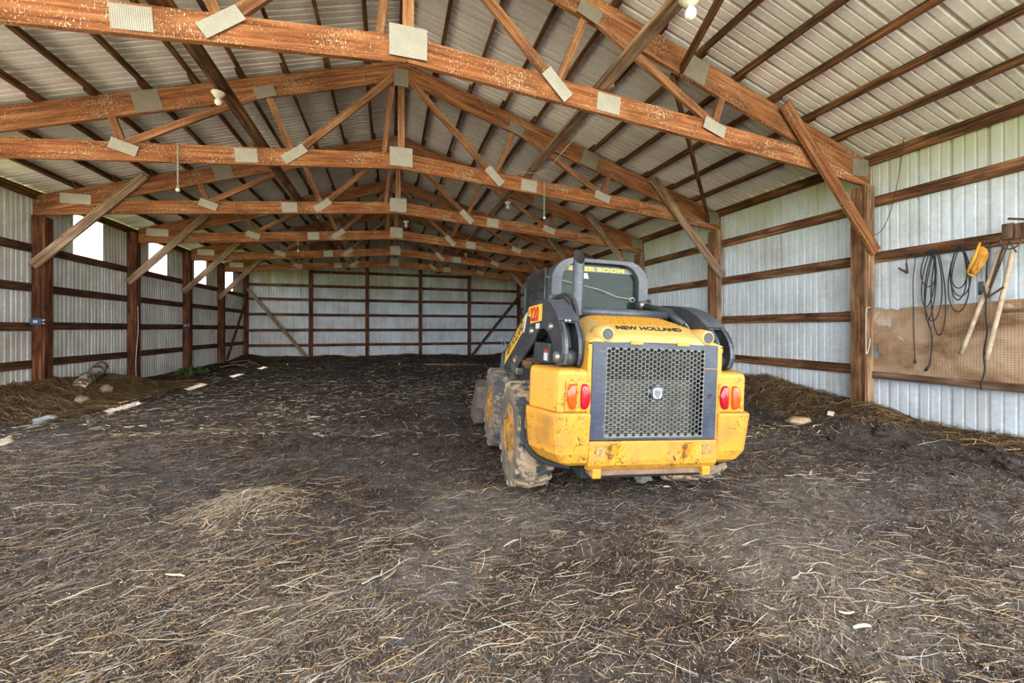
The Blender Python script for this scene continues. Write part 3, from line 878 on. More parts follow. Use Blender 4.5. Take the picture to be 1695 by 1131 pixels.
def f3(n):
    x = RNG.normal(-.93, .17, n); y = RNG.normal(3.18, .15, n); return x, y
patch_straws('hay_mound', 1700, f3, (.04, .14), (.0018, .0034), 'small low mound of trampled straw in the open floor', PAL, PALW, .03, (.6, .7), .2)
def f4(n):
    x = RNG.uniform(XL + .1, XR - .2, n); y = RNG.normal(18.0, .4, n); k = y < YE - .15; return x[k], y[k]
patch_straws('loose_hay', 5000, f4, (.08, .25), (.006, .012), 'dark matted litter ridge at the foot of the end wall', HP, np.array([.1, .2, .35, .05, .3]), .05, None, .15)

# clods of muck
lump_tex = bpy.data.textures.new('rough_lumps', 'CLOUDS'); lump_tex.noise_scale = .035; lump_tex.noise_depth = 4
def lump(name, c, r, mat, label=None, cat=None, grp=None, par=None, flat=.7, seed=0, amp=.35, sub=3, rough=.0):
    bm = bmesh.new(); bmesh.ops.create_icosphere(bm, subdivisions=sub, radius=1)
    rs = np.random.default_rng(seed)
    ph = rs.uniform(0, 6.28, (6, 3)); fr = rs.uniform(1.5, 5, (6, 3))
    for vv in bm.verts:
        p = vv.co.copy(); s = 0
        for a, b in zip(ph, fr): s += math.sin(p.x * b[0] + a[0]) * math.sin(p.y * b[1] + a[1]) * math.sin(p.z * b[2] + a[2])
        k = 1 + amp * s * .5
        vv.co = Vector((p.x * r[0] * k, p.y * r[1] * k, p.z * r[2] * k))
    me = bpy.data.meshes.new(name); bm.to_mesh(me); bm.free()
    for p in me.polygons: p.use_smooth = True
    me.materials.append(mat)
    o = bpy.data.objects.new(name, me); COL.objects.link(o); o.location = c
    if par: o.parent = par
    if rough:
        o.modifiers.new('s', 'SUBSURF').render_levels = 1
        d = o.modifiers.new('d', 'DISPLACE'); d.texture = lump_tex; d.texture_coords = 'GLOBAL'; d.strength = rough; d.mid_level = .5
    return tag(o, label, cat, grp)
# ------------------------------------------------------------------ things on the floor
def smooth_path(pts, n=6, closed=False):
    P = [Vector(p) for p in pts]; out = []
    m_ = len(P)
    for i in range(m_ - (0 if closed else 1)):
        p0 = P[i - 1] if (i > 0 or closed) else P[0]
        p1 = P[i]; p2 = P[(i + 1) % m_]; p3 = P[(i + 2) % m_] if (closed or i + 2 < m_) else P[-1]
        for k in range(n):
            t = k / n
            out.append(.5 * ((2 * p1) + (p2 - p0) * t + (2 * p0 - 5 * p1 + 4 * p2 - p3) * t * t + (3 * p1 - p0 - 3 * p2 + p3) * t ** 3))
    out.append(P[0] if closed else P[-1]); return out
M['clod'] = simple('dried_muck', C(56, 45, 37), .95, var=.5, nscale=30, bump=.8)
M['sandclod'] = simple('dry_tan_mud', C(178, 148, 112), .95, var=.3, nscale=30, bump=.8)
M['concrete'] = simple('pale_stone', C(140, 122, 98), .9, var=.4, nscale=25, bump=.5)
clods = [(5.05, 2.75, .09), (5.3, 3.15, .12), (4.9, 2.45, .07), (5.45, 2.35, .11), (5.6, 3.0, .10), (5.2, 2.15, .08), (4.75, 3.3, .07), (5.5, 3.45, .09), (5.7, 4.1, .11), (5.3, 3.9, .07), (4.6, 2.2, .05), (5.75, 2.55, .12), (5.1, 3.5, .06), (4.95, 1.95, .07), (5.6, 1.95, .1)]
where = ['small round', 'broad', 'flat', 'lumpy', 'rounded', 'low', 'knobbly', 'wide', 'high dark', 'tiny crumbly', 'lone', 'biggest', 'squat', 'half-buried', 'outermost']
for k, (x, y, r) in enumerate(clods):
    lump('muck_clod', (x, y, gz(x, y) + r * .02), (r * .85, r * .75, r * .5), M['clod'], f'{where[k]} dark muck clod on the heap below the pegboard', 'clod', 'muck clods below the pegboard', seed=k + 50, amp=.5, rough=.05)
# birch-like log, its broken end and two chunks on the hay bank
m, nt, bs = new_mat('mottled_bark'); T = NT(nt); v = T.coord('Object', (1, 1, 1))
c = T.ramp(T.noise(v, 5, 4, .6, .8), [(.47, C(206, 200, 188)), (.53, C(104, 76, 50))])
T.l(c, bs.inputs['Base Color']); bs.inputs['Roughness'].default_value = .8
M['bark'] = m
mb = MB()
a, b = Vector((-5.02, 8.6, .26)), Vector((-5.50, 10.05, .47))
pts = [a.lerp(b, t / 8) + Vector((0, 0, .02 * math.sin(t))) for t in range(9)]
mb.tube(pts, [.085, .095, .10, .10, .105, .10, .105, .11, .10], 14)
tag(mb.build('log', M['bark']), 'mottled white and brown log lying on the hay bank', 'log')
lump('log_stub', (-4.68, 8.12, gz(-4.68, 8.12) + .03), (.09, .15, .07), M['concrete'], 'tan broken lump at the near end of the mottled log', 'stone', seed=4, amp=.2)
lump('stone', (-4.82, 8.95, gz(-4.82, 8.95) + .04), (.08, .10, .08), M['concrete'], 'pale round stone in the hay beyond the log', 'stone', seed=5, amp=.25)
m, nt, bs = new_mat('crumpled_foil'); T = NT(nt)
bs.inputs['Base Color'].default_value = (.62, .65, .68, 1); bs.inputs['Metallic'].default_value = .6; bs.inputs['Roughness'].default_value = .35
T.bump(T.noise(T.coord('Object'), 22, 4, .7, 1.5), 1.0, .05, bs)
lump('foil_wrapper', (-4.42, 6.95, gz(-4.42, 6.95) + .03), (.10, .15, .055), m, 'crumpled shiny silver foil lying at the foot of the hay bank', 'wrapper', seed=8, amp=.3)
# brick and board by the heap
mb = MB(); mb.box(-.055, -.03, -.02, .055, .03, .03)
o = mb.build('brick', simple('pale_brick', C(208, 188, 176), .9), bevel=.006); o.location = (5.30, 3.72, gz(5.30, 3.72) + .03); o.rotation_euler = (.1, .05, .5)
tag(o, 'pale broken brick lying in the muck near the pegboard post', 'brick')
lump('flat_stone', (5.02, 3.92, gz(5.02, 3.92) + .02), (.17, .11, .05), M['sandclod'], 'flat tan sandy slab in the muck near the pegboard post', 'stone', seed=12, amp=.2)
lump('mud_lump', (2.36, 2.84, .05), (.20, .10, .085), M['sandclod'], 'tan dried mud lump on the ground under the loader bumper', 'mud lump', seed=13, amp=.45, rough=.05)
lump('mud_lump', (2.12, 3.05, .02), (.09, .08, .06), M['sandclod'], 'small tan mud crumb beside the bigger lump under the loader', 'mud lump', seed=14, amp=.45, rough=.03)
lump('weed_tuft', (1.98, 2.86, .02), (.07, .04, .035), simple('dusty_grey_green', C(104, 106, 92), .95, var=.4, nscale=40), 'grey green dusty tuft on the ground under the loader', 'weed', seed=15, amp=.5)
mb = MB(); mb.tube([(2.07, 3.0, .13), (2.12, 2.88, .07), (2.17, 2.76, .035), (2.16, 2.68, .02)], [.010, .009, .008, .005], 6); mb.tube([(2.17, 2.76, .035), (2.24, 2.80, .07)], [.005, .003], 5); mb.tube([(2.17, 2.75, .03), (2.28, 2.70, .03), (2.31, 2.62, .015)], [.006, .005, .003], 5)
tag(mb.build('twig', simple('grey_twig', C(86, 74, 66), .9)), 'forked grey twig sticking out from under the loader', 'twig')
# whitish roots / dry weeds
for (x, y, L, a, lb) in ((5.25, 2.72, .5, -.25, 'bleached white root lying on the dark heap near the pegboard'), (-.02, 2.15, .3, .6, 'small whitish dry weed with thin branches on the open floor'), (2.05, 1.55, .30, .15, 'pale curled husk with a knot, on the floor below the loader bumper'), (3.3, 2.55, .35, -.1, 'frayed pale stalk lying flat on the floor beside the loader')):
    mb = MB(); rs = random.Random(int(x * 100))
    p = Vector((x - L / 2 * math.cos(a), y - L / 2 * math.sin(a), 0)); pts = []
    for k in range(9):
        q = p + Vector((math.cos(a), math.sin(a), 0)) * L * k / 8 + Vector((rs.uniform(-.012, .012), rs.uniform(-.012, .012), 0))
        pts.append(Vector((q.x, q.y, gz(q.x, q.y) + .014)))
    mb.tube(pts, [.0045 - .0003 * k for k in range(9)], 6)
    for k in (3, 6):
        s = rs.choice((-1, 1)); e = pts[k] + Vector((math.cos(a + s * .8), math.sin(a + s * .8), 0)) * L * .25; e.z = gz(e.x, e.y) + .012
        mb.tube([pts[k], (pts[k] + e) / 2 + Vector((0, 0, .008)), e], [.004, .003, .002], 5)
    tag(mb.build('dry_root', simple('bleached_root', C(150, 140, 124), .85)), lb, 'root')
# scraps by the windowed wall
mb = MB(); mb.beam((-4.95, 11.25, gz(-4.95, 11.25) + .03), (-4.55, 11.7, gz(-4.55, 11.7) + .03), .16, .02)
tag(mb.build('board', simple('rust_brown_board', C(124, 76, 48), .9, var=.3)), 'short reddish brown board lying near the windowed wall beyond the hay', 'board')
for (xa, ya, xb, yb, lb) in ((-5.2, 15.0, -4.5, 15.3, 'curved brown stick lying near the windowed corner'), (-4.9, 15.7, -4.6, 16.3, 'thin stick pointing at the end wall near windowed corner'), (-5.3, 16.2, -4.4, 16.1, 'long stick lying parallel to the end wall near windowed corner')):
    mb = MB(); mb.tube(smooth_path([(xa, ya, gz(xa, ya) + .03), ((xa + xb) / 2 + .05, (ya + yb) / 2, gz(xa, ya) + .10), (xb, yb, gz(xb, yb) + .03)]), .018, 6)
    tag(mb.build('stick', M['brace']), lb, 'stick', 'sticks near the windowed corner')
# far bits
mb = MB(); mb.beam((1.2, 14.5, gz(1.2, 14.5) + .03), (3.3, 14.2, gz(3.3, 14.2) + .03), .05, .02)
tag(mb.build('stick', M['brace']), 'long thin stick lying on the floor near the end wall', 'stick')
lump('yellow_ball', (.30, 14.6, gz(.3, 14.6) + .04), (.03, .03, .03), simple('yellow_plastic', C(226, 208, 40), .5), 'small yellow ball on the far floor', 'ball', seed=3, amp=.02)
lump('yellow_ball', (-3.45, 15.8, gz(-3.45, 15.8) + .05), (.03, .03, .03), bpy.data.materials['yellow_plastic'], 'small yellow ball near the windowed corner', 'ball', seed=3, amp=.02)
# green weeds at the post
mb = MB(); rs = random.Random(5)
for k in range(60):
    x, y = -5.25 + rs.uniform(-.25, .2), 13.3 + rs.uniform(-.5, .5); z = gz(x, y)
    h = rs.uniform(.05, .16); a = rs.uniform(0, 6.28); w = rs.uniform(.02, .04); dx, dy = math.cos(a), math.sin(a)
    mb.face([(x - dy * w, y + dx * w, z), (x + dy * w, y - dx * w, z), (x + dx * .1 + dy * w, y + dy * .1 - dx * w, z + h), (x + dx * .12, y + dy * .12, z + h * 1.2)])
tag(mb.build('weed_clump', simple('weed_green', C(66, 96, 34), .7, var=.3), fix=False), 'bright green weeds growing at the foot of a windowed wall post', 'weed')

# ------------------------------------------------------------------ the wall with the pegboard
WX = 5.985
m, nt, bs = new_mat('stained_pegboard'); T = NT(nt); v = T.coord('UV')
st = T.noise(v, 2.6, 6, .62, .5)
c = T.ramp(st, [(.34, C(112, 80, 52)), (.47, C(160, 124, 90)), (.62, C(188, 156, 124))])
bl = T.ramp(T.noise(v, 1.9, 4, .55, .8), [(.66, 0.0), (.69, 1.0)]); c = T.mix(T.math('MULTIPLY', bl, .8), c, C(206, 198, 186))
u_, v_, w_ = T.sep(v)
def wrap(a): return T.math('SUBTRACT', T.math('FRACT', T.math('DIVIDE', a, .0254)), .5)
dd = T.math('SQRT', T.math('ADD', T.math('POWER', wrap(u_), 2.0), T.math('POWER', wrap(v_), 2.0)))
c = T.mix(T.ramp(dd, [(.13, 1.0), (.17, 0.0)]), c, C(60, 40, 26))
T.l(c, bs.inputs['Base Color']); bs.inputs['Roughness'].default_value = .75
T.bump(st, .2, .01, bs)
poly = [(3.71, .68), (3.71, .80), (3.68, .86), (3.60, .90), (3.66, .96), (3.64, 1.03), (3.72, 1.08), (3.72, 1.52), (3.62, 1.515), (3.56, 1.49), (3.50, 1.50), (3.44, 1.475), (3.40, 1.50), (3.30, 1.51), (3.18, 1.505), (3.0, 1.52), (2.8, 1.52), (2.4, 1.545), (1.9, 1.55), (1.45, 1.55), (1.45, .69)]
board = thing('pegboard', 'stained brown pegboard with torn edge, mounted on the pale wall by the doorway', 'pegboard')
mb = MB(); mb.extrude(poly, 'x', WX + .045, WX + .052); mb.build('perforated_panel', m, board)
mb = MB(); mb.beam((WX + .04, 1.4, .655), (WX + .04, 3.70, .645), .05, .085); mb.build('bottom_rail', M['old_board'], board, bevel=.004)
mb = MB(); mb.beam((WX + .035, 1.4, 1.435), (WX + .035, 2.52, 1.43), .012, .03); mb.build('slat', M['old_board'], board, bevel=.002)

M['rubber_cord'] = simple('black_cord', C(40, 38, 38), .6, var=.25)
def loop(cx, zt, zb, wy, x, lean=0, k=12):
    # hanging loop of cable: (y, z) pear-shaped
    pts = []
    for i in range(k):
        a = 2 * math.pi * i / k
        t = (1 - math.cos(a)) / 2
        w = wy * (.55 + .45 * t) * math.sin(a)
        pts.append((x + .006 * math.sin(3 * a), cx + w + lean * t, zt + (zb - zt) * t))
    return pts
def nail(y, z, par):
    mb = MB(); mb.tube([(WX + .07, y, z), (WX - .05, y, z), (WX - .062, y, z + .02)], .004, 6); return mb.build('nail', M['steel_dark'], par)
M['steel_dark'] = simple('rusty_steel', C(96, 76, 62), .6, .6, var=.4, nscale=30)
t = thing('extension_cord', 'big tangle of black cable in long loops hanging beside the thin clamp cable', 'cable')
mb = MB()
for args in ((3.10, 2.15, 1.73, .085, WX - .022), (3.07, 2.16, 1.50, .07, WX - .03, .05), (3.05, 2.15, 1.33, .095, WX - .016, .02), (3.04, 2.13, 1.34, .05, WX - .036, .06), (3.03, 2.14, 1.17, .075, WX - .010, -.02)):
    p = loop(*args); mb.tube(smooth_path(p, 5, True), .0055, 7, caps=False)
mb.build('coil', M['rubber_cord'], t)
mb = MB(); mb.tube(smooth_path([(WX - .02, 3.11, 1.34), (WX - .02, 3.07, 1.15), (WX - .02, 3.085, .87), (WX - .02, 3.11, .78)]), .0065, 7); mb.build('cord_tail', M['rubber_cord'], t)
mb = MB(); mb.tube([(WX - .02, 3.10, .81), (WX - .02, 3.13, .755)], [.012, .015], 8); mb.build('plug', M['rubber_cord'], t)
nail(3.06, 2.135, t)
t = thing('extension_cord', 'black cable in round loops hanging between the tangle and the yellow glove', 'cable')
mb = MB()
for args in ((2.84, 2.14, 1.69, .085, WX - .020), (2.83, 2.15, 1.60, .10, WX - .028, -.01), (2.82, 2.13, 1.56, .075, WX - .036, .02), (2.84, 2.16, 1.43, .105, WX - .014, .01)):
    p = loop(*args); mb.tube(smooth_path(p, 5, True), .0055, 7, caps=False)
mb.build('coil', M['rubber_cord'], t); nail(2.83, 2.14, t)
t = thing('jumper_cable', 'single thin cable with a rusty spring clamp hanging closest to the post', 'cable')
mb = MB(); mb.tube(smooth_path([(WX - .02, 3.311, 2.03), (WX - .02, 3.305, 2.10), (WX - .03, 3.28, 2.145), (WX - .03, 3.24, 2.15), (WX - .02, 3.226, 2.06), (WX - .02, 3.246, 1.82), (WX - .015, 3.246, 1.50), (WX - .015, 3.243, 1.23), (WX - .015, 3.231, .87)]), .005, 7); mb.build('cord', M['rubber_cord'], t)
mb = MB(); mb.tube([(WX - .015, 3.231, .88), (WX - .015, 3.232, .83)], [.011, .013], 8); mb.build('cord_end', M['rubber_cord'], t)
mb = MB(); mb.beam((WX - .02, 3.311, 2.04), (WX - .02, 3.300, 1.91), .012, .018); mb.beam((WX - .03, 3.295, 1.91), (WX - .03, 3.385, 1.99), .012, .02); mb.beam((WX - .02, 3.305, 1.95), (WX - .02, 3.37, 1.955), .01, .014)
mb.build('spring_clamp', M['steel_dark'], t, bevel=.002)
nail(3.25, 2.14, t)
t = thing('hanging_cable', 'long black cable hanging straight down past the pegboard, behind the wooden handles', 'cable')
mb = MB(); mb.tube(smooth_path([(WX - .02, 2.638, 2.15), (WX - .02, 2.605, 2.10), (WX - .02, 2.624, 1.89), (WX - .02, 2.627, 1.63), (WX - .02, 2.632, 1.39), (WX - .02, 2.621, 1.22), (WX - .02, 2.643, 1.0), (WX - .02, 2.638, .81), (WX - .03, 2.66, .67), (WX - .03, 2.66, .60)]), .007, 7); mb.build('cord', M['rubber_cord'], t); nail(2.625, 2.14, t)
# glove
t = thing('work_glove', 'crumpled yellow leather glove hung on a nail above the pegboard', 'glove')
G = [(2.665, 2.165), (2.61, 2.11), (2.583, 2.05), (2.60, 1.97), (2.625, 1.90), (2.665, 1.84), (2.694, 1.79), (2.73, 1.80), (2.768, 1.825), (2.75, 1.87), (2.722, 1.93), (2.70, 2.0), (2.68, 2.09)]
bm = bmesh.new()
c0 = Vector((WX - .06, 2.675, 1.97)); ring = [bm.verts.new((WX - .02, y, z)) for y, z in G]
mid = [bm.verts.new((WX - .055 + .014 * math.sin(i * 2.3), c0.y + (y - c0.y) * .6, c0.z + (z - c0.z) * .62)) for i, (y, z) in enumerate(G)]
ctr = bm.verts.new(c0); back = bm.verts.new((WX - .002, c0.y, c0.z))
for i in range(len(G)):
    j = (i + 1) % len(G)
    bm.faces.new((ring[i], ring[j], mid[j], mid[i])); bm.faces.new((mid[i], mid[j], ctr)); bm.faces.new((ring[j], ring[i], back))
bmesh.ops.recalc_face_normals(bm, faces=bm.faces)
me = bpy.data.meshes.new('glove_body'); bm.to_mesh(me); bm.free(); me.materials.append(simple('yellow_leather', C(196, 138, 52), .8, var=.3, nscale=25))
o = bpy.data.objects.new('glove_body', me); COL.objects.link(o); o.parent = t
sb = o.modifiers.new('s', 'SUBSURF'); sb.levels = 1; sb.render_levels = 2
mb = MB(); mb.tube([(WX - .05, 2.66, 2.15), (WX - .075, 2.69, 2.0), (WX - .06, 2.755, 1.85)], [.010, .016, .012], 8); mb.build('cuff_fold', simple('bright_leather', C(222, 156, 48), .8, var=.2), t)
mb = MB(); mb.tube([(WX - .045, 2.762, 1.845), (WX - .06, 2.73, 1.82), (WX - .045, 2.70, 1.795)], [.008, .012, .008], 8); mb.build('hem', bpy.data.materials['bright_leather'], t)
# small tube with a label
t = thing('thermometer', 'small dark clear tube with white label hung on wire above the pegboard', 'tube')
mb = MB(); mb.tube([(WX + .02, 2.683, 1.745), (WX + .02, 2.686, 1.60)], .020, 12); mb.build('tube_body', simple('smoky_plastic', C(84, 88, 92), .3, var=.3), t)
mb = MB(); mb.box(WX - .004, 2.670, 1.525, WX + .036, 2.702, 1.605); mb.build('label_cap', simple('white_plastic', C(214, 208, 204), .6), t, bevel=.005)
mb = MB(); mb.tube([(WX + .02, 2.683, 1.745), (WX + .02, 2.680, 1.86), (WX + .04, 2.676, 2.10)], .002, 5); mb.build('wire', M['steel_dark'], t)
# post-hole digger hung upside down
t = thing('post_hole_digger', 'old digging tool with two long pale wooden handles hung beside the glove', 'digging tool')
M['handle'] = simple('bleached_handle', C(186, 164, 134), .75, var=.3, nscale=14)
for (a, b, c_) in (((2.515, 2.04), (2.616, 1.659), (2.811, .966)), ((2.421, 2.02), (2.50, 1.55), (2.61, .924))):
    xo = .045 if a[0] > 2.5 else .055
    mb = MB(); pts = smooth_path([(WX - xo, *a), (WX - xo, *b), (WX - xo, *c_)], 5); mb.tube(pts, [.021, .021, .020, .020, .020, .020, .020, .020, .020, .021, .021][:len(pts)], 12); mb.build('handle', M['handle'], t)
mb = MB(); mb.beam((WX - .075, 2.47, 2.12), (WX - .07, 2.58, 1.66), .006, .018, up=(0, 1, 0)); mb.beam((WX - .078, 2.44, 2.12), (WX - .075, 2.60, 1.56), .006, .014, up=(0, 1, 0)); mb.beam((WX - .08, 2.60, 1.56), (WX - .085, 2.475, 1.665), .006, .02, up=(0, 1, 0)); mb.beam((WX - .08, 2.60, 1.56), (WX - .08, 2.625, 1.69), .006, .02, up=(0, 1, 0))
mb.build('linkage', M['steel_dark'], t, bevel=.001)
mb = MB(); mb.box(WX - .075, 2.415, 2.145, WX - .035, 2.495, 2.30); mb.box(WX - .08, 2.30, 2.135, WX - .04, 2.408, 2.285); mb.build('blade', M['old_board'], t, bevel=.004)
mb = MB(); mb.tube(smooth_path([(WX - .06, 2.50, 2.17), (WX - .07, 2.50, 2.09), (WX - .07, 2.45, 2.04), (WX - .07, 2.38, 2.07), (WX - .06, 2.36, 2.16)]), .008, 8); mb.tube([(WX - .08, 2.44, 2.12), (WX - .08, 2.39, 2.00)], .006, 6); mb.build('collar', M['steel_dark'], t)
mb = MB(); mb.beam((WX - .05, 2.46, 2.35), (WX - .05, 2.33, 2.31), .01, .022); mb.build('top_strap', M['steel_dark'], t)
# wire hanging from the eave to the post
mb = MB(); mb.tube(smooth_path([(6.0, 3.352, 3.60), (6.0, 3.40, 3.19), (6.0, 3.47, 2.80), (5.98, 3.56, 2.52), (5.96, 3.66, 2.45), (5.94, 3.72, 2.55)]), .004, 6)
tag(mb.build('dangling_wire', M['rubber_cord']), 'thin black wire curving from the eave board down to the pegboard post', 'wire')
# string on the post
mb = MB(); mb.tube(smooth_path([(5.96, 3.69, 1.52), (5.87, 3.68, 1.50), (5.862, 3.68, 1.30), (5.862, 3.68, .98), (5.862, 3.675, .92), (5.90, 3.68, .96), (5.93, 3.68, 1.05), (5.94, 3.68, 1.12)]), .006, 6)
tag(mb.build('frayed_rope', simple('pale_twine', C(216, 204, 178), .9)), 'frayed pale rope hanging on the post beside the pegboard', 'rope')
mb = MB(); mb.tube(smooth_path([(6.02, 3.9, 1.50), (6.0, 4.6, 1.40), (6.0, 5.4, 1.38), (6.02, 6.15, 1.46)]), .0035, 6)
tag(mb.build('slack_wire', M['steel_dark']), 'slack thin wire strung along the pale wall between two posts behind the loader', 'wire')
# wires along the windowed wall rail
mb = MB(); mb.tube(smooth_path([(XL + .07, 8.9, 1.36), (XL + .07, 10, 1.30), (XL + .07, 11.2, 1.32), (XL + .07, 12.5, 1.30), (XL + .07, 13.8, 1.32)]), .006, 6)
tag(mb.build('electric_cable', M['steel_dark']), 'thin cable stapled along the middle rail of the windowed wall', 'cable')
mb = MB(); mb.tube(smooth_path([(XL + .23, 11.25, 1.75), (XL + .24, 11.25, 1.25), (XL + .25, 11.2, 1.0), (XL + .27, 11.1, .5), (XL + .33, 11.0, .12)]), .007, 6)
tag(mb.build('hanging_string', bpy.data.materials['pale_twine']), 'pale frayed string hanging on the fourth truss post of windowed wall', 'string')
# electrical boxes
for (x, y, z, lb, s) in ((-5.60, 8.69, 1.36, 'blue electrical outlet box on the thick post above the hay bank', 1.0), (-5.60, 13.78, 1.33, 'small blue outlet box on the fifth truss post of windowed wall', .9)):
    t = thing('outlet_box', lb, 'electrical box', (x, y, z)); t.scale = (s, s, s)
    mb = MB(); mb.box(-.07, -.05, -.055, .07, 0, .055); mb.build('box_body', simple('blue_box', C(60, 92, 118), .5) if 'blue_box' not in bpy.data.materials else bpy.data.materials['blue_box'], t, bevel=.006)
    mb = MB(); mb.box(-.028, -.056, -.02, .028, -.05, .02); mb.build('socket', bpy.data.materials['white_plastic'], t, bevel=.003)
    mb = MB(); mb.tube([(.07, -.02, .02), (.10, -.02, .03)], .014, 8); mb.tube([(.07, -.02, -.03), (.095, -.02, -.03)], .012, 8); mb.build('connector', bpy.data.materials['white_plastic'], t)

# ------------------------------------------------------------------ lamps and chains under the roof
m, nt, bs = new_mat('bulb_glass'); bs.inputs['Base Color'].default_value = (.85, .83, .76, 1); bs.inputs['Roughness'].default_value = .15
M['bulb'] = m; M['porcelain'] = simple('porcelain', C(222, 212, 188), .35, var=.1)
def lamp(loc, label, scale=1.0, drop=0.0, rot=(0, 0, 0)):
    t = thing('lamp_holder', label, 'lamp', loc, 'bulb holders under the roof', rot); t.scale = (scale,) * 3
    mb = MB(); mb.lathe([(0, .055), (-.012, .058), (-.022, .045), (-.034, .040), (-.05, .026), (-.052, .0)], 'z', (0, 0, 0), 24); mb.build('ceramic_base', M['porcelain'], t)
    mb = MB(); mb.lathe([(-.05, .013), (-.062, .016), (-.078, .028), (-.098, .031), (-.115, .024), (-.124, .008), (-.126, 0)], 'z', (0, 0, 0), 20); mb.build('light_bulb', M['bulb'], t)
lamp((-1.72, 4.92, 3.71), 'round ceramic bulb holder on the dark flat board beyond the first truss', 1.1)
lamp((2.10, 2.46, 3.68), 'big ceramic bulb holder near the roof before the first truss', 1.4)
lamp((2.50, 8.66, 4.06), 'bulb holder hanging between webs of third truss, pegboard side', 1.3)
lamp((-1.78, 11.2, 4.05), 'bulb holder on the flat board near fourth truss, windowed side', 1.1)
lamp((.40, 11.2, 4.12), 'white bulb holder close to the centre line by the fourth truss', 1.4)
lamp((2.50, 13.9, 3.86), 'bulb holder near the fifth truss, pegboard side, over the loader', 1.2)
def chain(x, y, zt, zb, label, link=.030, r=.0035, tip='clip'):
    t = thing('hanging_chain', label, 'chain', (x, y, zt), 'chains and pull cords under the trusses')
    mb = MB(); n = int((zt - zb - .09) / link); z = 0
    for k in range(n):
        c = []
        for i in range(8):
            a = 2 * math.pi * i / 8; q = (math.cos(a) * .009, math.sin(a) * link * .68)
            c.append((q[0], 0, z - link / 2 + q[1]) if k % 2 else (0, q[0], z - link / 2 + q[1]))
        mb.tube(c + [c[0]], r, 5, caps=False); z -= link
    mb.build('chain_links', M['galv'], t)
    mb = MB(); mb.tube([(0, 0, z), (.012, 0, z - .03), (0, 0, z - .055), (-.012, 0, z - .03), (0, 0, z)], .004, 6); mb.build('clip', M['galv'], t)
    mb = MB(); mb.lathe([(-.05, 0), (-.052, .012), (-.065, .024), (-.085, .026), (-.098, .014), (-.10, 0)], 'z', (0, 0, z), 12); mb.build('white_knob', M['porcelain'], t)
M['galv'] = simple('galvanised_chain', C(196, 188, 170), .4, .5, var=.2)
chain(-2.64, 6.27, 3.66, 3.03, 'pale chain with white knob, hanging at second truss, windowed side', .036, .004)
chain(2.44, 6.27, 3.66, 3.06, 'pale chain with white knob, hanging at second truss above the loader', .036, .004)
def pull(x, y, zt, zb, label):
    t = thing('pull_cord', label, 'pull cord', (x, y, zt), 'chains and pull cords under the trusses')
    mb = MB(); mb.tube([(0, 0, 0), (0, 0, zb - zt + .05)], .006, 6); mb.build('cord', M['galv'], t)
    mb = MB(); mb.lathe([(0, 0), (-.01, .018), (-.04, .03), (-.06, .018), (-.07, 0)], 'z', (0, 0, zb - zt + .06), 10); mb.build('pull_knob', M['porcelain'], t)
pull(-2.23, 11.31, 3.62, 3.18, 'thin pull cord with knob, fourth truss, windowed side')
pull(-2.10, 16.33, 3.66, 3.02, 'thin pull cord with knob, sixth truss, windowed side')
pull(.13, 16.33, 3.70, 3.0, 'thin pull cord with knob on the centre line, sixth truss')
pull(3.06, 13.8, 3.75, 3.42, 'thin pull cord with knob, fifth truss, above the loader boom')
pull(3.33, 16.25, 3.5, 3.02, 'thin pull cord with knob, sixth truss, pegboard side')
mb = MB(); mb.tube(smooth_path([(2.15, 3.80, 3.50), (2.2, 4.6, 3.62), (2.1, 5.4, 3.50), (2.0, 6.1, 3.72), (1.95, 6.3, 3.74)]), .004, 6)
tag(mb.build('tie_string', bpy.data.materials['pale_twine']), 'thin tan string sagging from first truss plate to second truss, pegboard side', 'string')
# ------------------------------------------------------------------ the loader
def painted(name, base, worn, dirt, scratch=.5, rough=.42, crack=None, dust=.4):
    m, nt, bs = new_mat(name); T = NT(nt); v = T.coord('Object')
    n1 = T.noise(v, 5, 5, .62); n2 = T.noise(v, 24, 5, .7, 1.0); n3 = T.noise(T.coord('Object', (1, 1, 5)), 9, 6, .75, 2.0)
    c = T.mix(T.math('MULTIPLY', T.ramp(n1, [(.45, 0.0), (.75, 1.0)]), dust), base, dirt)
    c = T.mix(T.math('MULTIPLY', T.ramp(n3, [(.60, 0.0), (.64, 1.0)]), scratch), c, worn)
    if crack:
        w = T.n('ShaderNodeTexNoise'); T.l(v, w.inputs['Vector']); w.inputs['Scale'].default_value = 11; w.inputs['Detail'].default_value = 5; w.inputs['Distortion'].default_value = 1.5
        a = T.math('ABSOLUTE', T.math('SUBTRACT', w.outputs['Fac'], .5))
        msk = T.ramp(T.noise(v, 3.2, 3), [(.44, 0.0), (.56, 1.0)])
        k = T.math('MULTIPLY', T.ramp(a, [(.008, 1.0), (.018, 0.0)]), msk)
        c = T.mix(T.math('MULTIPLY', k, crack), c, C(48, 32, 22))
    c = T.mix(.25, c, T.mix(1.0, c, T.ramp(n2, [(.3, .6), (.7, 1.2)]), 'MULTIPLY'))
    T.l(c, bs.inputs['Base Color'])
    bs.inputs['Roughness'].default_value = rough; bs.inputs['Specular IOR Level'].default_value = .4
    T.bump(n2, .12, .004, bs)
    return m
YEL = C(192, 136, 36)
M['yellow'] = painted('yellow_paint', YEL, C(110, 74, 44), C(176, 128, 66), .45, .38, .8, .6)
M['yellow_worn'] = painted('worn_yellow_paint', C(194, 134, 38), C(84, 50, 34), C(138, 94, 54), 1.0, .45, 1.0, .75)
M['rim'] = painted('mud_caked_yellow', C(178, 120, 34), C(84, 66, 52), C(92, 72, 54), .9, .8, .6, 1.0)
M['hood'] = painted('dusty_yellow_paint', C(196, 154, 80), C(120, 88, 52), C(180, 152, 110), .12, .5, None, .7)
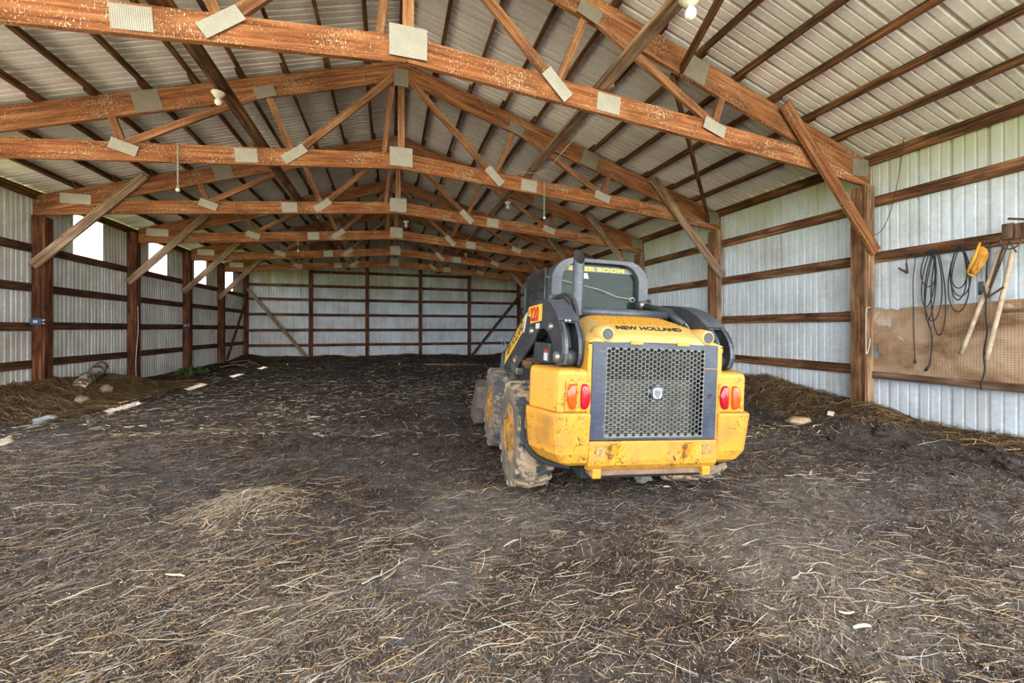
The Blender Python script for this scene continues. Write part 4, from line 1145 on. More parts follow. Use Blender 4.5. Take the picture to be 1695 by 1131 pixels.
M['black'] = painted('black_paint', C(50, 52, 56), C(128, 124, 118), C(104, 98, 88), .35, .42, None, .55)
M['door'] = painted('dark_blue_grey_paint', C(50, 55, 68), C(150, 152, 154), C(84, 88, 98), .35, .32, None, .6)
M['grey'] = painted('scuffed_dark_grey', C(66, 68, 74), C(164, 164, 162), C(104, 102, 98), .4, .36, None, .6)
M['steel'] = simple('worn_steel', C(132, 126, 118), .4, .7, var=.3, nscale=20)
M['dark'] = simple('engine_dark', C(34, 32, 30), .8, var=.4)
M['rubber'] = None
m, nt, bs = new_mat('muddy_rubber'); T = NT(nt); v = T.coord('Object')
n1 = T.noise(v, 5.5, 6, .66, .4); n2 = T.noise(v, 40, 5, .7)
c = T.mix(T.ramp(n1, [(.50, 1.0), (.55, 0.0)]), C(62, 64, 62), C(158, 134, 104))
c = T.mix(.7, c, T.mix(1.0, c, T.ramp(n2, [(.3, .55), (.7, 1.3)]), 'MULTIPLY'))
T.l(c, bs.inputs['Base Color']); bs.inputs['Roughness'].default_value = .9; T.bump(T.mix(.6, n1, n2), .9, .02, bs); M['mud_tire'] = m
m, nt, bs = new_mat('dusty_rubber'); T = NT(nt); v = T.coord('Object')
n1 = T.noise(v, 6, 6, .66, .4); n2 = T.noise(v, 40, 5, .7)
c = T.mix(T.ramp(n1, [(.42, .8), (.56, 0.0)]), C(78, 76, 72), C(150, 132, 110)); c = T.mix(.7, c, T.mix(1.0, c, T.ramp(n2, [(.3, .5), (.7, 1.3)]), 'MULTIPLY'))
T.l(c, bs.inputs['Base Color']); bs.inputs['Roughness'].default_value = .88; T.bump(n2, .6, .01, bs); M['tire'] = m
m, nt, bs = new_mat('dusty_sidewall'); T = NT(nt); v = T.coord('Object')
n1 = T.noise(v, 4, 6, .66, .4); n2 = T.noise(v, 30, 5, .7)
c = T.mix(T.ramp(n1, [(.40, .9), (.58, 0.2)]), C(70, 66, 60), C(124, 104, 84)); c = T.mix(.6, c, T.mix(1.0, c, T.ramp(n2, [(.3, .5), (.7, 1.3)]), 'MULTIPLY'))
T.l(c, bs.inputs['Base Color']); bs.inputs['Roughness'].default_value = .9; T.bump(n2, .5, .01, bs); M['sidewall'] = m
m, nt, bs = new_mat('tinted_glass'); T = NT(nt)
nt.nodes.remove(bs)
tr_, gl_, mx_, lw_ = T.n('ShaderNodeBsdfTransparent'), T.n('ShaderNodeBsdfPrincipled'), T.n('ShaderNodeMixShader'), T.n('ShaderNodeFresnel')
tr_.inputs[0].default_value = (*C(150, 178, 166), 1); gl_.inputs['Base Color'].default_value = (*C(84, 104, 96), 1); gl_.inputs['Roughness'].default_value = .04
gl_.inputs['Specular IOR Level'].default_value = .9
lw_.inputs[0].default_value = 1.5
fm_ = T.math('ADD', T.math('MULTIPLY', lw_.outputs[0], .8), .12)
T.l(fm_, mx_.inputs[0]); T.l(tr_.outputs[0], mx_.inputs[1]); T.l(gl_.outputs[0], mx_.inputs[2])
T.l(mx_.outputs[0], nt.nodes['Material Output'].inputs[0])
M['glass'] = m
def lens(name, col):
    m, nt, bs = new_mat(name); T = NT(nt)
    n = T.noise(T.coord('Object'), 14, 3)
    T.l(T.mix(n, tuple(x * .75 for x in col), tuple(min(1, x * 1.25) for x in col)), bs.inputs['Base Color'])
    bs.inputs['Roughness'].default_value = .18; bs.inputs['Coat Weight'].default_value = .4; return m
M['red'] = lens('red_lens', C(160, 12, 34)); M['orange'] = lens('orange_lens', C(206, 74, 14)); M['clear'] = lens('clear_lens', C(206, 206, 196))
M['txt_black'] = simple('black_decal', C(40, 38, 34), .5); M['txt_yellow'] = simple('yellow_decal', C(238, 182, 60), .5); M['txt_red'] = simple('red_decal', C(196, 46, 32), .5)
M['white_dec'] = simple('white_label', C(206, 204, 200), .5, var=.2, nscale=60)
M['chrome'] = simple('brushed_chrome', C(190, 190, 190), .3, .7, var=.1)

LO = thing('skid_steer_loader', 'yellow and black skid steer loader with muddy tires standing on the straw floor', 'loader', (1.67, 2.32, 0.0), rot=(0, math.radians(2.3), math.radians(-5.5)))

def text_mesh(name, s, size, mat, par, org, ux, uy, shear=0.0, extrude=.0008, sx=1.0, bold=0.0, align='LEFT'):
    cu = bpy.data.curves.new(name, 'FONT'); cu.body = s; cu.size = size; cu.shear = shear; cu.extrude = extrude; cu.offset = bold; cu.align_x = align; cu.space_character = 1.02
    cu.resolution_u = 3
    o = bpy.data.objects.new(name + '_src', cu); COL.objects.link(o)
    dg = bpy.context.evaluated_depsgraph_get(); me = bpy.data.meshes.new_from_object(o.evaluated_get(dg)); me.name = name
    bpy.data.objects.remove(o)
    ux, uy = Vector(ux).normalized(), Vector(uy).normalized(); uz = ux.cross(uy)
    me.transform(Matrix(((ux.x * sx, uy.x, uz.x, org[0]), (ux.y * sx, uy.y, uz.y, org[1]), (ux.z * sx, uy.z, uz.z, org[2]), (0, 0, 0, 1))))
    me.materials.clear(); me.materials.append(mat)
    o = bpy.data.objects.new(name, me); COL.objects.link(o); o.parent = par
    return o
def part(mb, name, mat, par=None, bevel=0, seg=2, label=None, **k):
    o = mb.build(name, mat, par or LO, bevel=bevel, seg=seg, **k)
    if label: o['label'] = label
    return o

# chassis
mb = MB(); mb.box(-.47, .10, .22, .47, 2.15, .92); mb.box(-.44, .02, .90, .44, .95, 1.12); part(mb, 'chassis', M['dark'], bevel=.01)
mb = MB(); mb.box(-.52, .30, .60, .52, 2.1, .86); part(mb, 'side_frame', M['black'], bevel=.01)

# ---- wheels
def make_wheel(side, y, mat, seed):
    R0, W = .415, .29
    xo = side * .865; xi = side * (.865 - W)
    w = bpy.data.objects.new('wheel', None); COL.objects.link(w); w.parent = LO; w.location = (xo, y, R0 - .03); w.empty_display_size = .1
    rs = np.random.default_rng(seed)
    # tire body; t runs from the outer side wall to the inner one
    prof = [(.030, .215), (.012, .24), (.0, .30), (.004, .345), (.022, .378), (.05, .392), (.10, .398), (.145, .399), (.19, .398), (.24, .392), (.268, .378), (.286, .345), (.29, .30), (.278, .24), (.26, .215)]
    mb = MB(); mb.lathe([(-side * t, r) for t, r in prof[:5]], 'x', (0, 0, 0), 72, mi=1)
    mb.v[-1] = mb.v[-1]; k0_ = len(mb.f)
    mb.f = mb.f[:4 * 72]; mb.uv = mb.uv[:4 * 72]; mb.sm = mb.sm[:4 * 72]; mb.mi = mb.mi[:4 * 72]
    mb.lathe([(-side * t, r) for t, r in prof[4:]], 'x', (0, 0, 0), 72)
    # lugs: slanted bars that alternate left and right of the middle
    n = 22
    for k in range(n):
        for hsd in (0, 1):
            a0 = 2 * math.pi * (k + .5 * hsd) / n
            ta, tb = (.004, .155) if hsd == 0 else (.286, .135)
            sl = .17
            aw = .075
            C8 = []
            for t, da in ((ta, 0.0), (tb, sl)):
                rin = .36 if t in (.004, .286) else .390
                rout = .402 if t in (.004, .286) else .420
                for (r_, a_) in ((rin, a0 + da - aw), (rin, a0 + da + aw), (rout, a0 + da + aw * .75), (rout, a0 + da - aw * .75)):
                    C8.append((-side * t, r_ * math.cos(a_), r_ * math.sin(a_)))
            mb.hexa(C8)
    o = mb.build('tire', [mat, M['sidewall']], w)
    o.modifiers.new('b', 'BEVEL').width = .006
    mdf = o.modifiers['b']; mdf.segments = 1; mdf.limit_method = 'ANGLE'; mdf.angle_limit = math.radians(50)
    if seed < 3:
        sb = o.modifiers.new('s', 'SUBSURF'); sb.subdivision_type = 'SIMPLE'; sb.levels = 1; sb.render_levels = 1
        tx = bpy.data.textures.new('mud_lumps', 'CLOUDS'); tx.noise_scale = .06; tx.noise_depth = 4
        d = o.modifiers.new('d', 'DISPLACE'); d.texture = tx; d.strength = .022; d.mid_level = .45
    o['label'] = 'tire caked with tan mud' if seed == 1 else 'muddy black tire'
    # rim
    mb = MB(); mb.lathe([(-side * t, r) for t, r in [(.028, .222), (.010, .214), (.016, .202), (.034, .196), (.030, .165), (.016, .140), (.014, .085), (-.004, .075), (-.006, .0)]], 'x', (0, 0, 0), 40)
    for k in range(8):
        a = 2 * math.pi * k / 8; c = (0, .105 * math.cos(a), .105 * math.sin(a))
        mb.lathe([(-side * .016, .012), (-side * -.002, .012), (-side * -.004, .0)], 'x', c, 6, smooth=False)
    mb.build('rim', M['rim'], w)
    return w
make_wheel(-1, .70, M['mud_tire'], 1)
make_wheel(-1, 1.80, M['tire'], 2)
make_wheel(1, .70, M['mud_tire'], 3)
make_wheel(1, 1.80, M['tire'], 4)

# ---- rear guards
def guard(s, upper):
    mb = MB()
    if upper:
        zz = [(.685, 0), (.93, 0), (.955, .006), (.965, .03)]
        plan = [(.455, .30), (.455, 0.0), (.66, 0.0), (.685, .008), (.70, .03), (.805, .25), (.80, .30)]
    else:
        zz = [(.335, .045), (.36, .014), (.42, 0), (.66, -.012), (.686, -.012)]
        plan = [(.465, .30), (.465, -.012), (.69, -.012), (.715, 0.0), (.728, .022), (.83, .24), (.83, .30)]
    rows = []
    for z, ins in zz:
        row = []
        for (x, y) in plan:
            xx = x
            if not upper:
                # lower outer corner rounds in towards the ground
                k = max(0, (.52 - z) / .185); xx = x - (.10 * k ** 2.2 if x > .6 else 0)
            if upper and z > .94: xx = x - (ins if x > .6 else 0)
            yy = y + (ins if y < .2 else 0)
            row.append((s * xx, yy, z))
        rows.append(row)
    n = len(plan); verts = [p for r in rows for p in r]; faces = []
    for i in range(len(rows) - 1):
        for k in range(n):
            k2 = (k + 1) % n; faces.append((i * n + k, i * n + k2, (i + 1) * n + k2, (i + 1) * n + k))
    faces.append(tuple(range(n))[::-1]); faces.append(tuple((len(rows) - 1) * n + k for k in range(n)))
    mb.shared(verts, faces, uvs=None)
    return mb
for s in (-1, 1):
    part(guard(s, True), 'tail_box', M['yellow'], bevel=.010, seg=3)
    part(guard(s, False), 'rear_guard', M['yellow_worn'], bevel=.012, seg=3, label='chipped yellow guard')
    # dark tube along the wheel-side edge of the guard
    mb = MB(); pts = [(s * .842, .26, .69), (s * .845, .27, .55), (s * .82, .25, .42), (s * .76, .22, .345), (s * .68, .16, .315), (s * .55, .10, .305)]
    mb.tube(smooth_path(pts, 4), [.012] * 8 + [.018] * 13, 8); part(mb, 'guard_edge', M['dark'])
    # lamps
    mb = MB(); xa = s * .552
    mb.box(min(xa - .085, xa + .085), -.012, .695, max(xa - .085, xa + .085), .0, .885)
    part(mb, 'lamp_recess', M['yellow'], bevel=.004)
    for k, (dx, mt, nm) in enumerate(((-.038, 'red' if s > 0 else 'orange', 0), (.038, 'orange' if s > 0 else 'red', 1))):
        mb = MB(); cx = xa + dx; H_, W_ = .082, .033
        ring = []
        for (sc_, yy) in ((1.0, -.012), (1.0, -.020), (.86, -.030), (.5, -.035)):
            r = []
            for i in range(24):
                a = 2 * math.pi * i / 24
                q = abs(math.cos(a)) ** .55 * (1 if math.cos(a) > 0 else -1), abs(math.sin(a)) ** .7 * (1 if math.sin(a) > 0 else -1)
                bow = (-.014 if dx < 0 else .014) * (1 - (q[1]) ** 2)
                r.append((cx + q[0] * W_ * sc_ * (1 - .18 * q[1] ** 2) + bow * .6, yy, .792 + q[1] * H_ * (.55 + .45 * sc_)))
            ring.append(r)
        vs = [p for r in ring for p in r]; fs = []
        for i in range(3):
            for j in range(24): fs.append((i * 24 + j, i * 24 + (j + 1) % 24, (i + 1) * 24 + (j + 1) % 24, (i + 1) * 24 + j))
        fs.append(tuple(72 + j for j in range(24)))
        mb.shared(vs, fs, smooth=True)
        o = part(mb, 'tail_light', M[mt], label=('red' if mt == 'red' else 'orange') + ' tail light lens')
        for dz in (-.074, .074):
            mb = MB(); mb.lathe([(-.027, .0), (-.027, .004), (-.018, .005)], 'y', (cx, 0, .792 + dz), 8); mb.build('screw', M['chrome'], o)

# ---- bumper
mb = MB()
bp = [(-.010, .50), (.06, .50), (.06, .30), (.015, .31), (-.012, .345), (-.016, .38)]
mb.extrude(bp, 'x', -.468, .468); bump_ = part(mb, 'rear_bumper', M['yellow_worn'], bevel=.008)
for s in (-1, 1):
    mb = MB(); xb = s * .27 + (-.02)
    mb.hexa([(xb - .045, -.016, .345), (xb + .05, -.016, .345), (xb + .05, .0, .345), (xb - .045, .0, .345), (xb - .03, -.055, .485), (xb + .055, -.018, .49), (xb + .055, .0, .49), (xb - .03, .0, .485)])
    o = part(mb, 'bumper_lug', M['yellow'], bump_, bevel=.004)
    for z in (.405, .462):
        mb = MB(); mb.lathe([(-.008, .0), (-.008, .012), (.0, .014)], 'y', (xb - .035, -.025, z), 12); mb.build('bolt', simple('rusty_bolt', C(128, 84, 66), .7, .3) if 'rusty_bolt' not in bpy.data.materials else bpy.data.materials['rusty_bolt'], o)
    mb = MB(); x0 = s * .385; mb.box(x0 - .033, -.0172, .405, x0 + .033, -.013, .47)
    part(mb, 'faded_decal', simple('worn_sticker', C(156, 116, 64), .7, var=.6, nscale=50) if 'worn_sticker' not in bpy.data.materials else bpy.data.materials['worn_sticker'], bump_)
mb = MB(); mb.box(-.44, .03, .262, .50, .22, .312); part(mb, 'belly_rail', simple('muddy_steel', C(120, 92, 68), .85, var=.4), bevel=.008)
for x in (-.40, .40):
    mb = MB(); mb.box(x - .03, .0, .255, x + .03, .08, .318); part(mb, 'tow_lug', M['yellow_worn'], bevel=.006)

# ---- rear door with honeycomb grille
def solid(mb, x0, z0, x1, z1, y0=-.006, y1=.012): mb.box(x0, y0, z0, x1, y1, z1)
door = MB()
DX0, DX1, DZ0, DZ1 = -.462, .452, .508, 1.148
px, pz = .02735, .0310
nc, nr = 26, 18
hx0 = -.348
hx1 = hx0 + (nc - 1) * px; hz0 = .5455; hz1 = hz0 + (nr - 1) * pz + pz / 2
rad = pz / math.sqrt(3)
solid(door, DX0, DZ0, hx0 - rad, DZ1); solid(door, hx1 + rad, DZ0, DX1, DZ1)
solid(door, hx0 - rad, DZ0, hx1 + rad, hz0 - pz * .75); solid(door, hx0 - rad, hz1 + pz * .75, hx1 + rad, DZ1)
dpart = part(door, 'rear_door', M['door'])
hx = MB(); yf, yb = -.0055, .000
def hexpts(cx, cz, r): return [(cx + r * math.cos(math.radians(60 * i)), cz + r * math.sin(math.radians(60 * i))) for i in range(6)]
ex_, ez_ = -.002, .818
for c_ in range(-1, nc + 1):
    for r_ in range(-1, nr + 2):
        cx = hx0 + c_ * px; cz = hz0 + r_ * pz + (pz / 2 if c_ % 2 == 0 else 0)
        inside = 0 <= c_ < nc and 0 <= r_ < nr + (0 if c_ % 2 == 0 else 1)
        near = math.hypot((cx - ex_), (cz - ez_)) < .050
        out = hexpts(cx, cz, rad)
        if not inside or near:
            out = [(min(max(a, hx0 - rad), hx1 + rad), min(max(b, hz0 - pz * .75), hz1 + pz * .75)) for a, b in out]
            hx.face([(a, yf, b) for a, b in out])
        else:
            inn = hexpts(cx, cz, rad * .87)
            for i in range(6):
                j = (i + 1) % 6
                hx.face([(out[i][0], yf, out[i][1]), (out[j][0], yf, out[j][1]), (inn[j][0], yf, inn[j][1]), (inn[i][0], yf, inn[i][1])])
                hx.face([(inn[i][0], yf, inn[i][1]), (inn[j][0], yf, inn[j][1]), (inn[j][0], yb, inn[j][1]), (inn[i][0], yb, inn[i][1])])
part(hx, 'honeycomb_grille', simple('worn_grille_paint', C(112, 109, 102), .5, .2, var=.35, nscale=6), dpart, fix=False)
# radiator behind
mb = MB(); mb.box(-.36, .050, .53, .27, .06, 1.09)
for k in range(46):
    z = .535 + k * .0121; mb.box(-.36, .020, z, .27, .049, z + .0045)
part(mb, 'radiator', simple('radiator_fins', C(112, 110, 96), .6, .3, var=.2), dpart)
mb = MB(); mb.box(.27, .03, .52, .31, .06, 1.10); mb.box(-.45, .075, .515, .445, .085, 1.14); part(mb, 'door_liner', M['dark'], dpart)
# badge with a leaf shape
mb = MB(); mb.lathe([(.0, .052), (-.008, .052), (-.011, .046), (-.011, 0)], 'y', (ex_, -.006, ez_), 6, smooth=False); bd = part(mb, 'badge', M['door'], dpart)
mb = MB(); vs = []
for i in range(28):
    a = 2 * math.pi * i / 28; q = (abs(math.cos(a)) ** .6 * math.copysign(1, math.cos(a)) * .033, abs(math.sin(a)) ** .6 * math.copysign(1, math.sin(a)) * .037); vs.append((ex_ + q[0], ez_ + q[1]))
mb.extrude(vs, 'y', -.022, -.016); part(mb, 'emblem_disc', M['chrome'], bd, bevel=.002)
mb = MB()
for s in (-1, 1):
    for (a, b, c_, d_) in ((0, -.030, .024, .006), (0, -.014, .022, .020), (0, .002, .014, .028)):
        mb.beam((ex_ + s * a, -.0235, ez_ + b), (ex_ + s * c_, -.0235, ez_ + d_), .0035, .004)
mb.beam((ex_, -.0235, ez_ - .034), (ex_, -.0235, ez_ + .030), .004, .004)
part(mb, 'leaf_emblem', simple('emblem_dark', C(92, 94, 98), .4, .5), bd)
mb = MB(); mb.lathe([(.0, .017), (-.004, .017), (-.004, .013), (.002, .012), (.002, .0)], 'y', (.405, -.006, .80), 20); part(mb, 'door_lock', M['black'], dpart)
mb = MB(); mb.box(.355, -.0066, .985, .452, -.0058, .989); part(mb, 'scratch_mark', simple('rust_streak', C(176, 116, 82), .7), dpart)

# ---- yellow frame and hood
for s in (-1, 1):
    a, b = sorted((s * .463 if s < 0 else .453, s * .492))
    mb = MB(); mb.box(a, -.004, .50, b, .42, 1.15)
    part(mb, 'door_surround', M['yellow'], bevel=.008, seg=3)
# hood: lofted from rear lip to the cross tube
def hood_row(y, zc, w, drop, flat):
    P = []
    for k in range(-10, 11):
        t = k / 10; x = w * t; a = abs(t)
        z = zc - drop * (max(0, a - flat) / (1 - flat)) ** 1.6 - .012 * a * a
        P.append((x, y, z))
    return P
rows = [hood_row(-.006, 1.152, .492, .010, .75), hood_row(-.006, 1.178, .49, .022, .75), hood_row(.030, 1.208, .487, .05, .68), hood_row(.085, 1.238, .482, .062, .68),
        hood_row(.15, 1.268, .475, .080, .66), hood_row(.30, 1.305, .465, .095, .64), hood_row(.45, 1.340, .455, .11, .62), hood_row(.56, 1.346, .45, .12, .62)]
n = 21; vs = [p for r in rows for p in r]; fs = []
for i in range(len(rows) - 1):
    for k in range(n - 1): fs.append((i * n + k, i * n + k + 1, (i + 1) * n + k + 1, (i + 1) * n + k))
b0 = len(vs)
# side skirts down to the frame
for i, r in enumerate(rows):
    vs.append((r[0][0], r[0][1], 1.10)); vs.append((r[-1][0], r[-1][1], 1.10))
for i in range(len(rows) - 1):
    fs.append((i * n, (i + 1) * n, b0 + 2 * (i + 1), b0 + 2 * i)); fs.append((i * n + n - 1, b0 + 2 * i + 1, b0 + 2 * i + 3, (i + 1) * n + n - 1))
mb = MB(); mb.shared(vs, fs, smooth=True); hood = part(mb, 'hood', M['hood'])
for x in (-.16, .18):
    mb = MB(); mb.box(x - .045, -.018, 1.135, x + .045, -.004, 1.16); part(mb, 'hinge_tab', M['yellow'], hood, bevel=.003)
# perforated top screen
def hz(x, y): # hood surface height
    for i in range(len(rows) - 1):
        y0, y1 = rows[i][0][1], rows[i + 1][0][1]
        if y0 <= y <= y1 and y1 > y0:
            f = (y - y0) / (y1 - y0); w = rows[i][-1][0] * (1 - f) + rows[i + 1][-1][0] * f
            k = (x / w + 1) * 10; k0 = int(min(19, max(0, math.floor(k)))); g = k - k0
            za = rows[i][k0][2] * (1 - g) + rows[i][k0 + 1][2] * g; zb = rows[i + 1][k0][2] * (1 - g) + rows[i + 1][k0 + 1][2] * g
            return za * (1 - f) + zb * f
    return rows[-1][0][2]
mb = MB()
for r_ in range(9):
    y = .19 + r_ * .036
    for k in range(-15, 16):
        x = (k + (.5 if r_ % 2 else 0)) * .0215
        if abs(x) > .325 - r_ * .004: continue
        z = hz(x, y); a, b = .0088, .0145
        P = [(x - a, y, hz(x - a, y) + .001), (x, y - b, hz(x, y - b) + .001), (x + a, y, hz(x + a, y) + .001), (x, y + b, hz(x, y + b) + .001)]
        Q = [(x - a * .4, y, z + .006), (x, y - b * .4, z + .006), (x + a * .4, y, z + .006), (x, y + b * .4, z + .006)]
        mb.face(Q)
        for i in range(4): mb.face([P[i], P[(i + 1) % 4], Q[(i + 1) % 4], Q[i]])
part(mb, 'vent_screen', M['yellow'], hood)
mb = MB()
for i in range(8):
    y0, y1 = .172 + i * .042, .214 + i * .042
    for k in range(-11, 11):
        x0, x1 = k * .029, (k + 1) * .029
        mb.face([(x0, y0, hz(x0, y0) + .0012), (x1, y0, hz(x1, y0) + .0012), (x1, y1, hz(x1, y1) + .0012), (x0, y1, hz(x0, y1) + .0012)])
part(mb, 'vent_backing', simple('vent_mesh', C(196, 146, 52), .6, var=.3, nscale=60), hood, fix=False)  # plain ochre sheet under the raised screen points
bpy.data.materials['vent_mesh'].name = 'ochre_mesh'
# name on the hood
o = text_mesh('lettering', 'NEW HOLLAND', .078, M['txt_black'], hood, (-.262, .079, 1.2368), (1, 0, 0), (0, 1, .47), shear=.18, sx=.86, bold=.0022)
for s in (-1, 1):
    lx = s * .368; ly = .048; lz = 1.198
    mb = MB(); mb.lathe([(-.062, .030), (-.066, .040), (-.058, .050), (.02, .062), (.10, .060), (.14, .03)], 'y', (lx, ly, lz), 28); po = part(mb, 'work_lamp', M['hood'], hood)
    mb = MB(); mb.lathe([(-.050, .030), (-.054, .0295), (-.060, .018), (-.062, 0)], 'y', (lx, ly, lz), 24); mb.build('lamp_lens', M['clear'], po)
    mb = MB(); mb.lathe([(-.060, .029), (-.067, .033), (-.063, .040)], 'y', (lx, ly, lz), 28); mb.build('lamp_ring', M['black'], po)
# ---- cross tube and exhaust
mb = MB(); mb.tube([(-.40, .60, 1.372), (.425, .60, 1.372)], .037, 20); part(mb, 'cross_tube', M['grey'])
ex = bpy.data.objects.new('exhaust_pipe', None); bpy.data.objects.remove(ex)
mb = MB(); cx, cy, r0 = -.358, .60, .0445
N = 28; ringz = []
vs, fs = [], []
for lvl in range(4):
    for i in range(N):
        a = 2 * math.pi * i / N; x, y = r0 * math.cos(a), r0 * math.sin(a)
        z = [1.34, 1.55, 1.70, 1.81 + y * 1.45][lvl]
        vs.append((cx + x, cy + y, z))
for lvl in range(4):
    for i in range(N):
        a = 2 * math.pi * i / N; x, y = (r0 - .004) * math.cos(a), (r0 - .004) * math.sin(a)
        z = [1.81 + y * 1.45 + .002, 1.68, 1.60, 1.5][lvl]
        vs.append((cx + x, cy + y, z))
for l in range(7):
    for i in range(N): fs.append((l * N + i, l * N + (i + 1) % N, (l + 1) * N + (i + 1) % N, (l + 1) * N + i))
mb.shared(vs, fs[:3 * N], smooth=True); 
ep = part(mb, 'exhaust_pipe', M['grey'])
mb = MB(); mb.shared(vs[3 * N:], [tuple(q - 3 * N for q in f) for f in fs[3 * N:]] + [tuple(range(4 * N, 5 * N))], smooth=True); part(mb, 'pipe_bore', M['dark'], ep, fix=False)

# ---- cab
CW, CY0, CY1, CZ0, CZT = .465, 1.00, 2.10, 1.05, 1.875
def cab_outline(w, zt, r=.19, n=10):
    P = [(w + .015, CZ0), (w, 1.5)]
    for k in range(n + 1):
        a = math.pi / 2 * k / n; P.append((w - r + r * math.cos(a) - .02 * k / n, zt - r + r * math.sin(a)))
    return P + [(-x, z) for x, z in P[::-1]]
# rear hoop: pillars and roof edge as one bent band
def hoop(y0, y1, wo, zo, th, name, mat, par, r=.19):
    O_, I_ = cab_outline(wo, zo, r), cab_outline(wo - th, zo - th * .38, max(.04, r - .03))
    mb = MB(); n = len(O_); vs = [(x, y0, z) for x, z in O_] + [(x, y0, z) for x, z in I_] + [(x, y1, z) for x, z in O_] + [(x, y1, z) for x, z in I_]
    fs = []
    for i in range(n - 1): fs += [(i, i + 1, n + i + 1, n + i), (2 * n + i, 3 * n + i, 3 * n + i + 1, 2 * n + i + 1), (i, 2 * n + i, 2 * n + i + 1, i + 1), (n + i, n + i + 1, 3 * n + i + 1, 3 * n + i)]
    mb.shared(vs, fs); return part(mb, name, mat, par, bevel=.006)
cab = hoop(CY0 - .03, CY0 + .12, CW, CZT, .095, 'cab_frame', M['grey'], None)
hoop(CY0 + .12, CY0 + .19, CW - .015, CZT - .006, .05, 'seal_band', M['black'], cab)
hoop(CY1 - .08, CY1, CW, CZT - .01, .07, 'front_hoop', M['black'], cab)
mb = MB(); O_ = cab_outline(CW - .004, CZT - .002)
k0, k1 = 3, len(O_) - 4
for i in range(k0, k1):
    (xa, za), (xb, zb) = O_[i], O_[i + 1]
    mb.face([(xa, CY0 + .12, za), (xb, CY0 + .12, zb), (xb, CY1, zb), (xa, CY1, za)], smooth=True)
    mb.face([(xa, CY0 + .12, za - .02), (xa, CY1, za - .02), (xb, CY1, zb - .02), (xb, CY0 + .12, zb - .02)], smooth=True)
part(mb, 'cab_roof', M['black'], cab, fix=False)
mb = MB(); mb.box(-.42, CY0 + .02, CZ0, .42, CY1, CZ0 + .34); part(mb, 'cab_tub', M['dark'], cab)
# rear window with a tinted top band and words
mb = MB(); I_ = cab_outline(CW - .085, CZT - .03, .15)
mb.face([(x, CY0 + .03, z) for x, z in I_]); mb.face([(x, CY0 + .036, z) for x, z in I_][::-1])
o = part(mb, 'rear_window', M['glass'], cab, fix=False, label='greenish tinted rear window')
mb = MB(); bb = [(-.345, 1.765), (.345, 1.765), (.335, 1.815), (-.335, 1.815)]
mb.face([(x, CY0 + .026, z) for x, z in bb]); part(mb, 'sun_band', simple('smoky_band', C(104, 108, 98), .4), o, fix=False)
text_mesh('lettering', 'SUPER BOOM', .050, M['txt_yellow'], o, (-.300, CY0 + .0245, 1.772), (1, 0, 0), (0, 0, 1), sx=1.78, bold=.0016)
mb = MB(); mb.face([(-.175, CY0 + .025, 1.70), (-.10, CY0 + .025, 1.70), (-.115, CY0 + .025, 1.75), (-.16, CY0 + .025, 1.75)]); part(mb, 'window_sticker', simple('pale_green_sticker', C(168, 196, 168), .5), o, fix=False)
# inside: seat, and far dark frame
mb = MB(); mb.box(-.22, 1.30, 1.35, .22, 1.42, 1.62); mb.box(-.24, 1.40, 1.2, .24, 1.8, 1.36); part(mb, 'seat', M['dark'], cab, bevel=.04, seg=3)
# expanded steel side screens
for s in (-1, 1):
    mb = MB(); x = s * (CW - .008); ya, yb, za, zb = CY0 + .20, CY1 - .09, 1.12, 1.80
    n = 46
    for k in range(n):
        y = ya + (yb - ya) * k / (n - 1); d = (yb - ya) / (n - 1) * .5
        m_ = 16; zt_ = zb - (.05 if k < 3 else 0)
        for j in range(m_):
            z0, z1 = za + (zt_ - za) * j / m_, za + (zt_ - za) * (j + 1) / m_
            y0 = y + (d if (j + k) % 2 else -d) * .85; y1 = y + (d if (j + 1 + k) % 2 else -d) * .85
            w = .0045
            mb.face([(x, y0 - w, z0), (x, y0 + w, z0), (x, y1 + w, z1), (x, y1 - w, z1)])
            mb.face([(x + .004, y0 - w, z0), (x + .004, y1 - w, z1), (x + .004, y1 + w, z1), (x + .004, y0 + w, z0)])
    part(mb, 'side_screen', M['black'], cab, fix=False, label='dark expanded metal side screen')
    mb = MB(); mb.tube([(x, ya, 1.12), (x, ya, 1.74), (x - s * .01, ya + .05, 1.80), (x - s * .01, yb, 1.80), (x, yb + .01, 1.6), (x, yb + .01, 1.12)], .014, 8); part(mb, 'screen_frame', M['black'], cab)
mb = MB(); mb.box(-.35, CY1 - .03, 1.2, .35, CY1 - .02, 1.35); part(mb, 'front_sill', M['black'], cab)

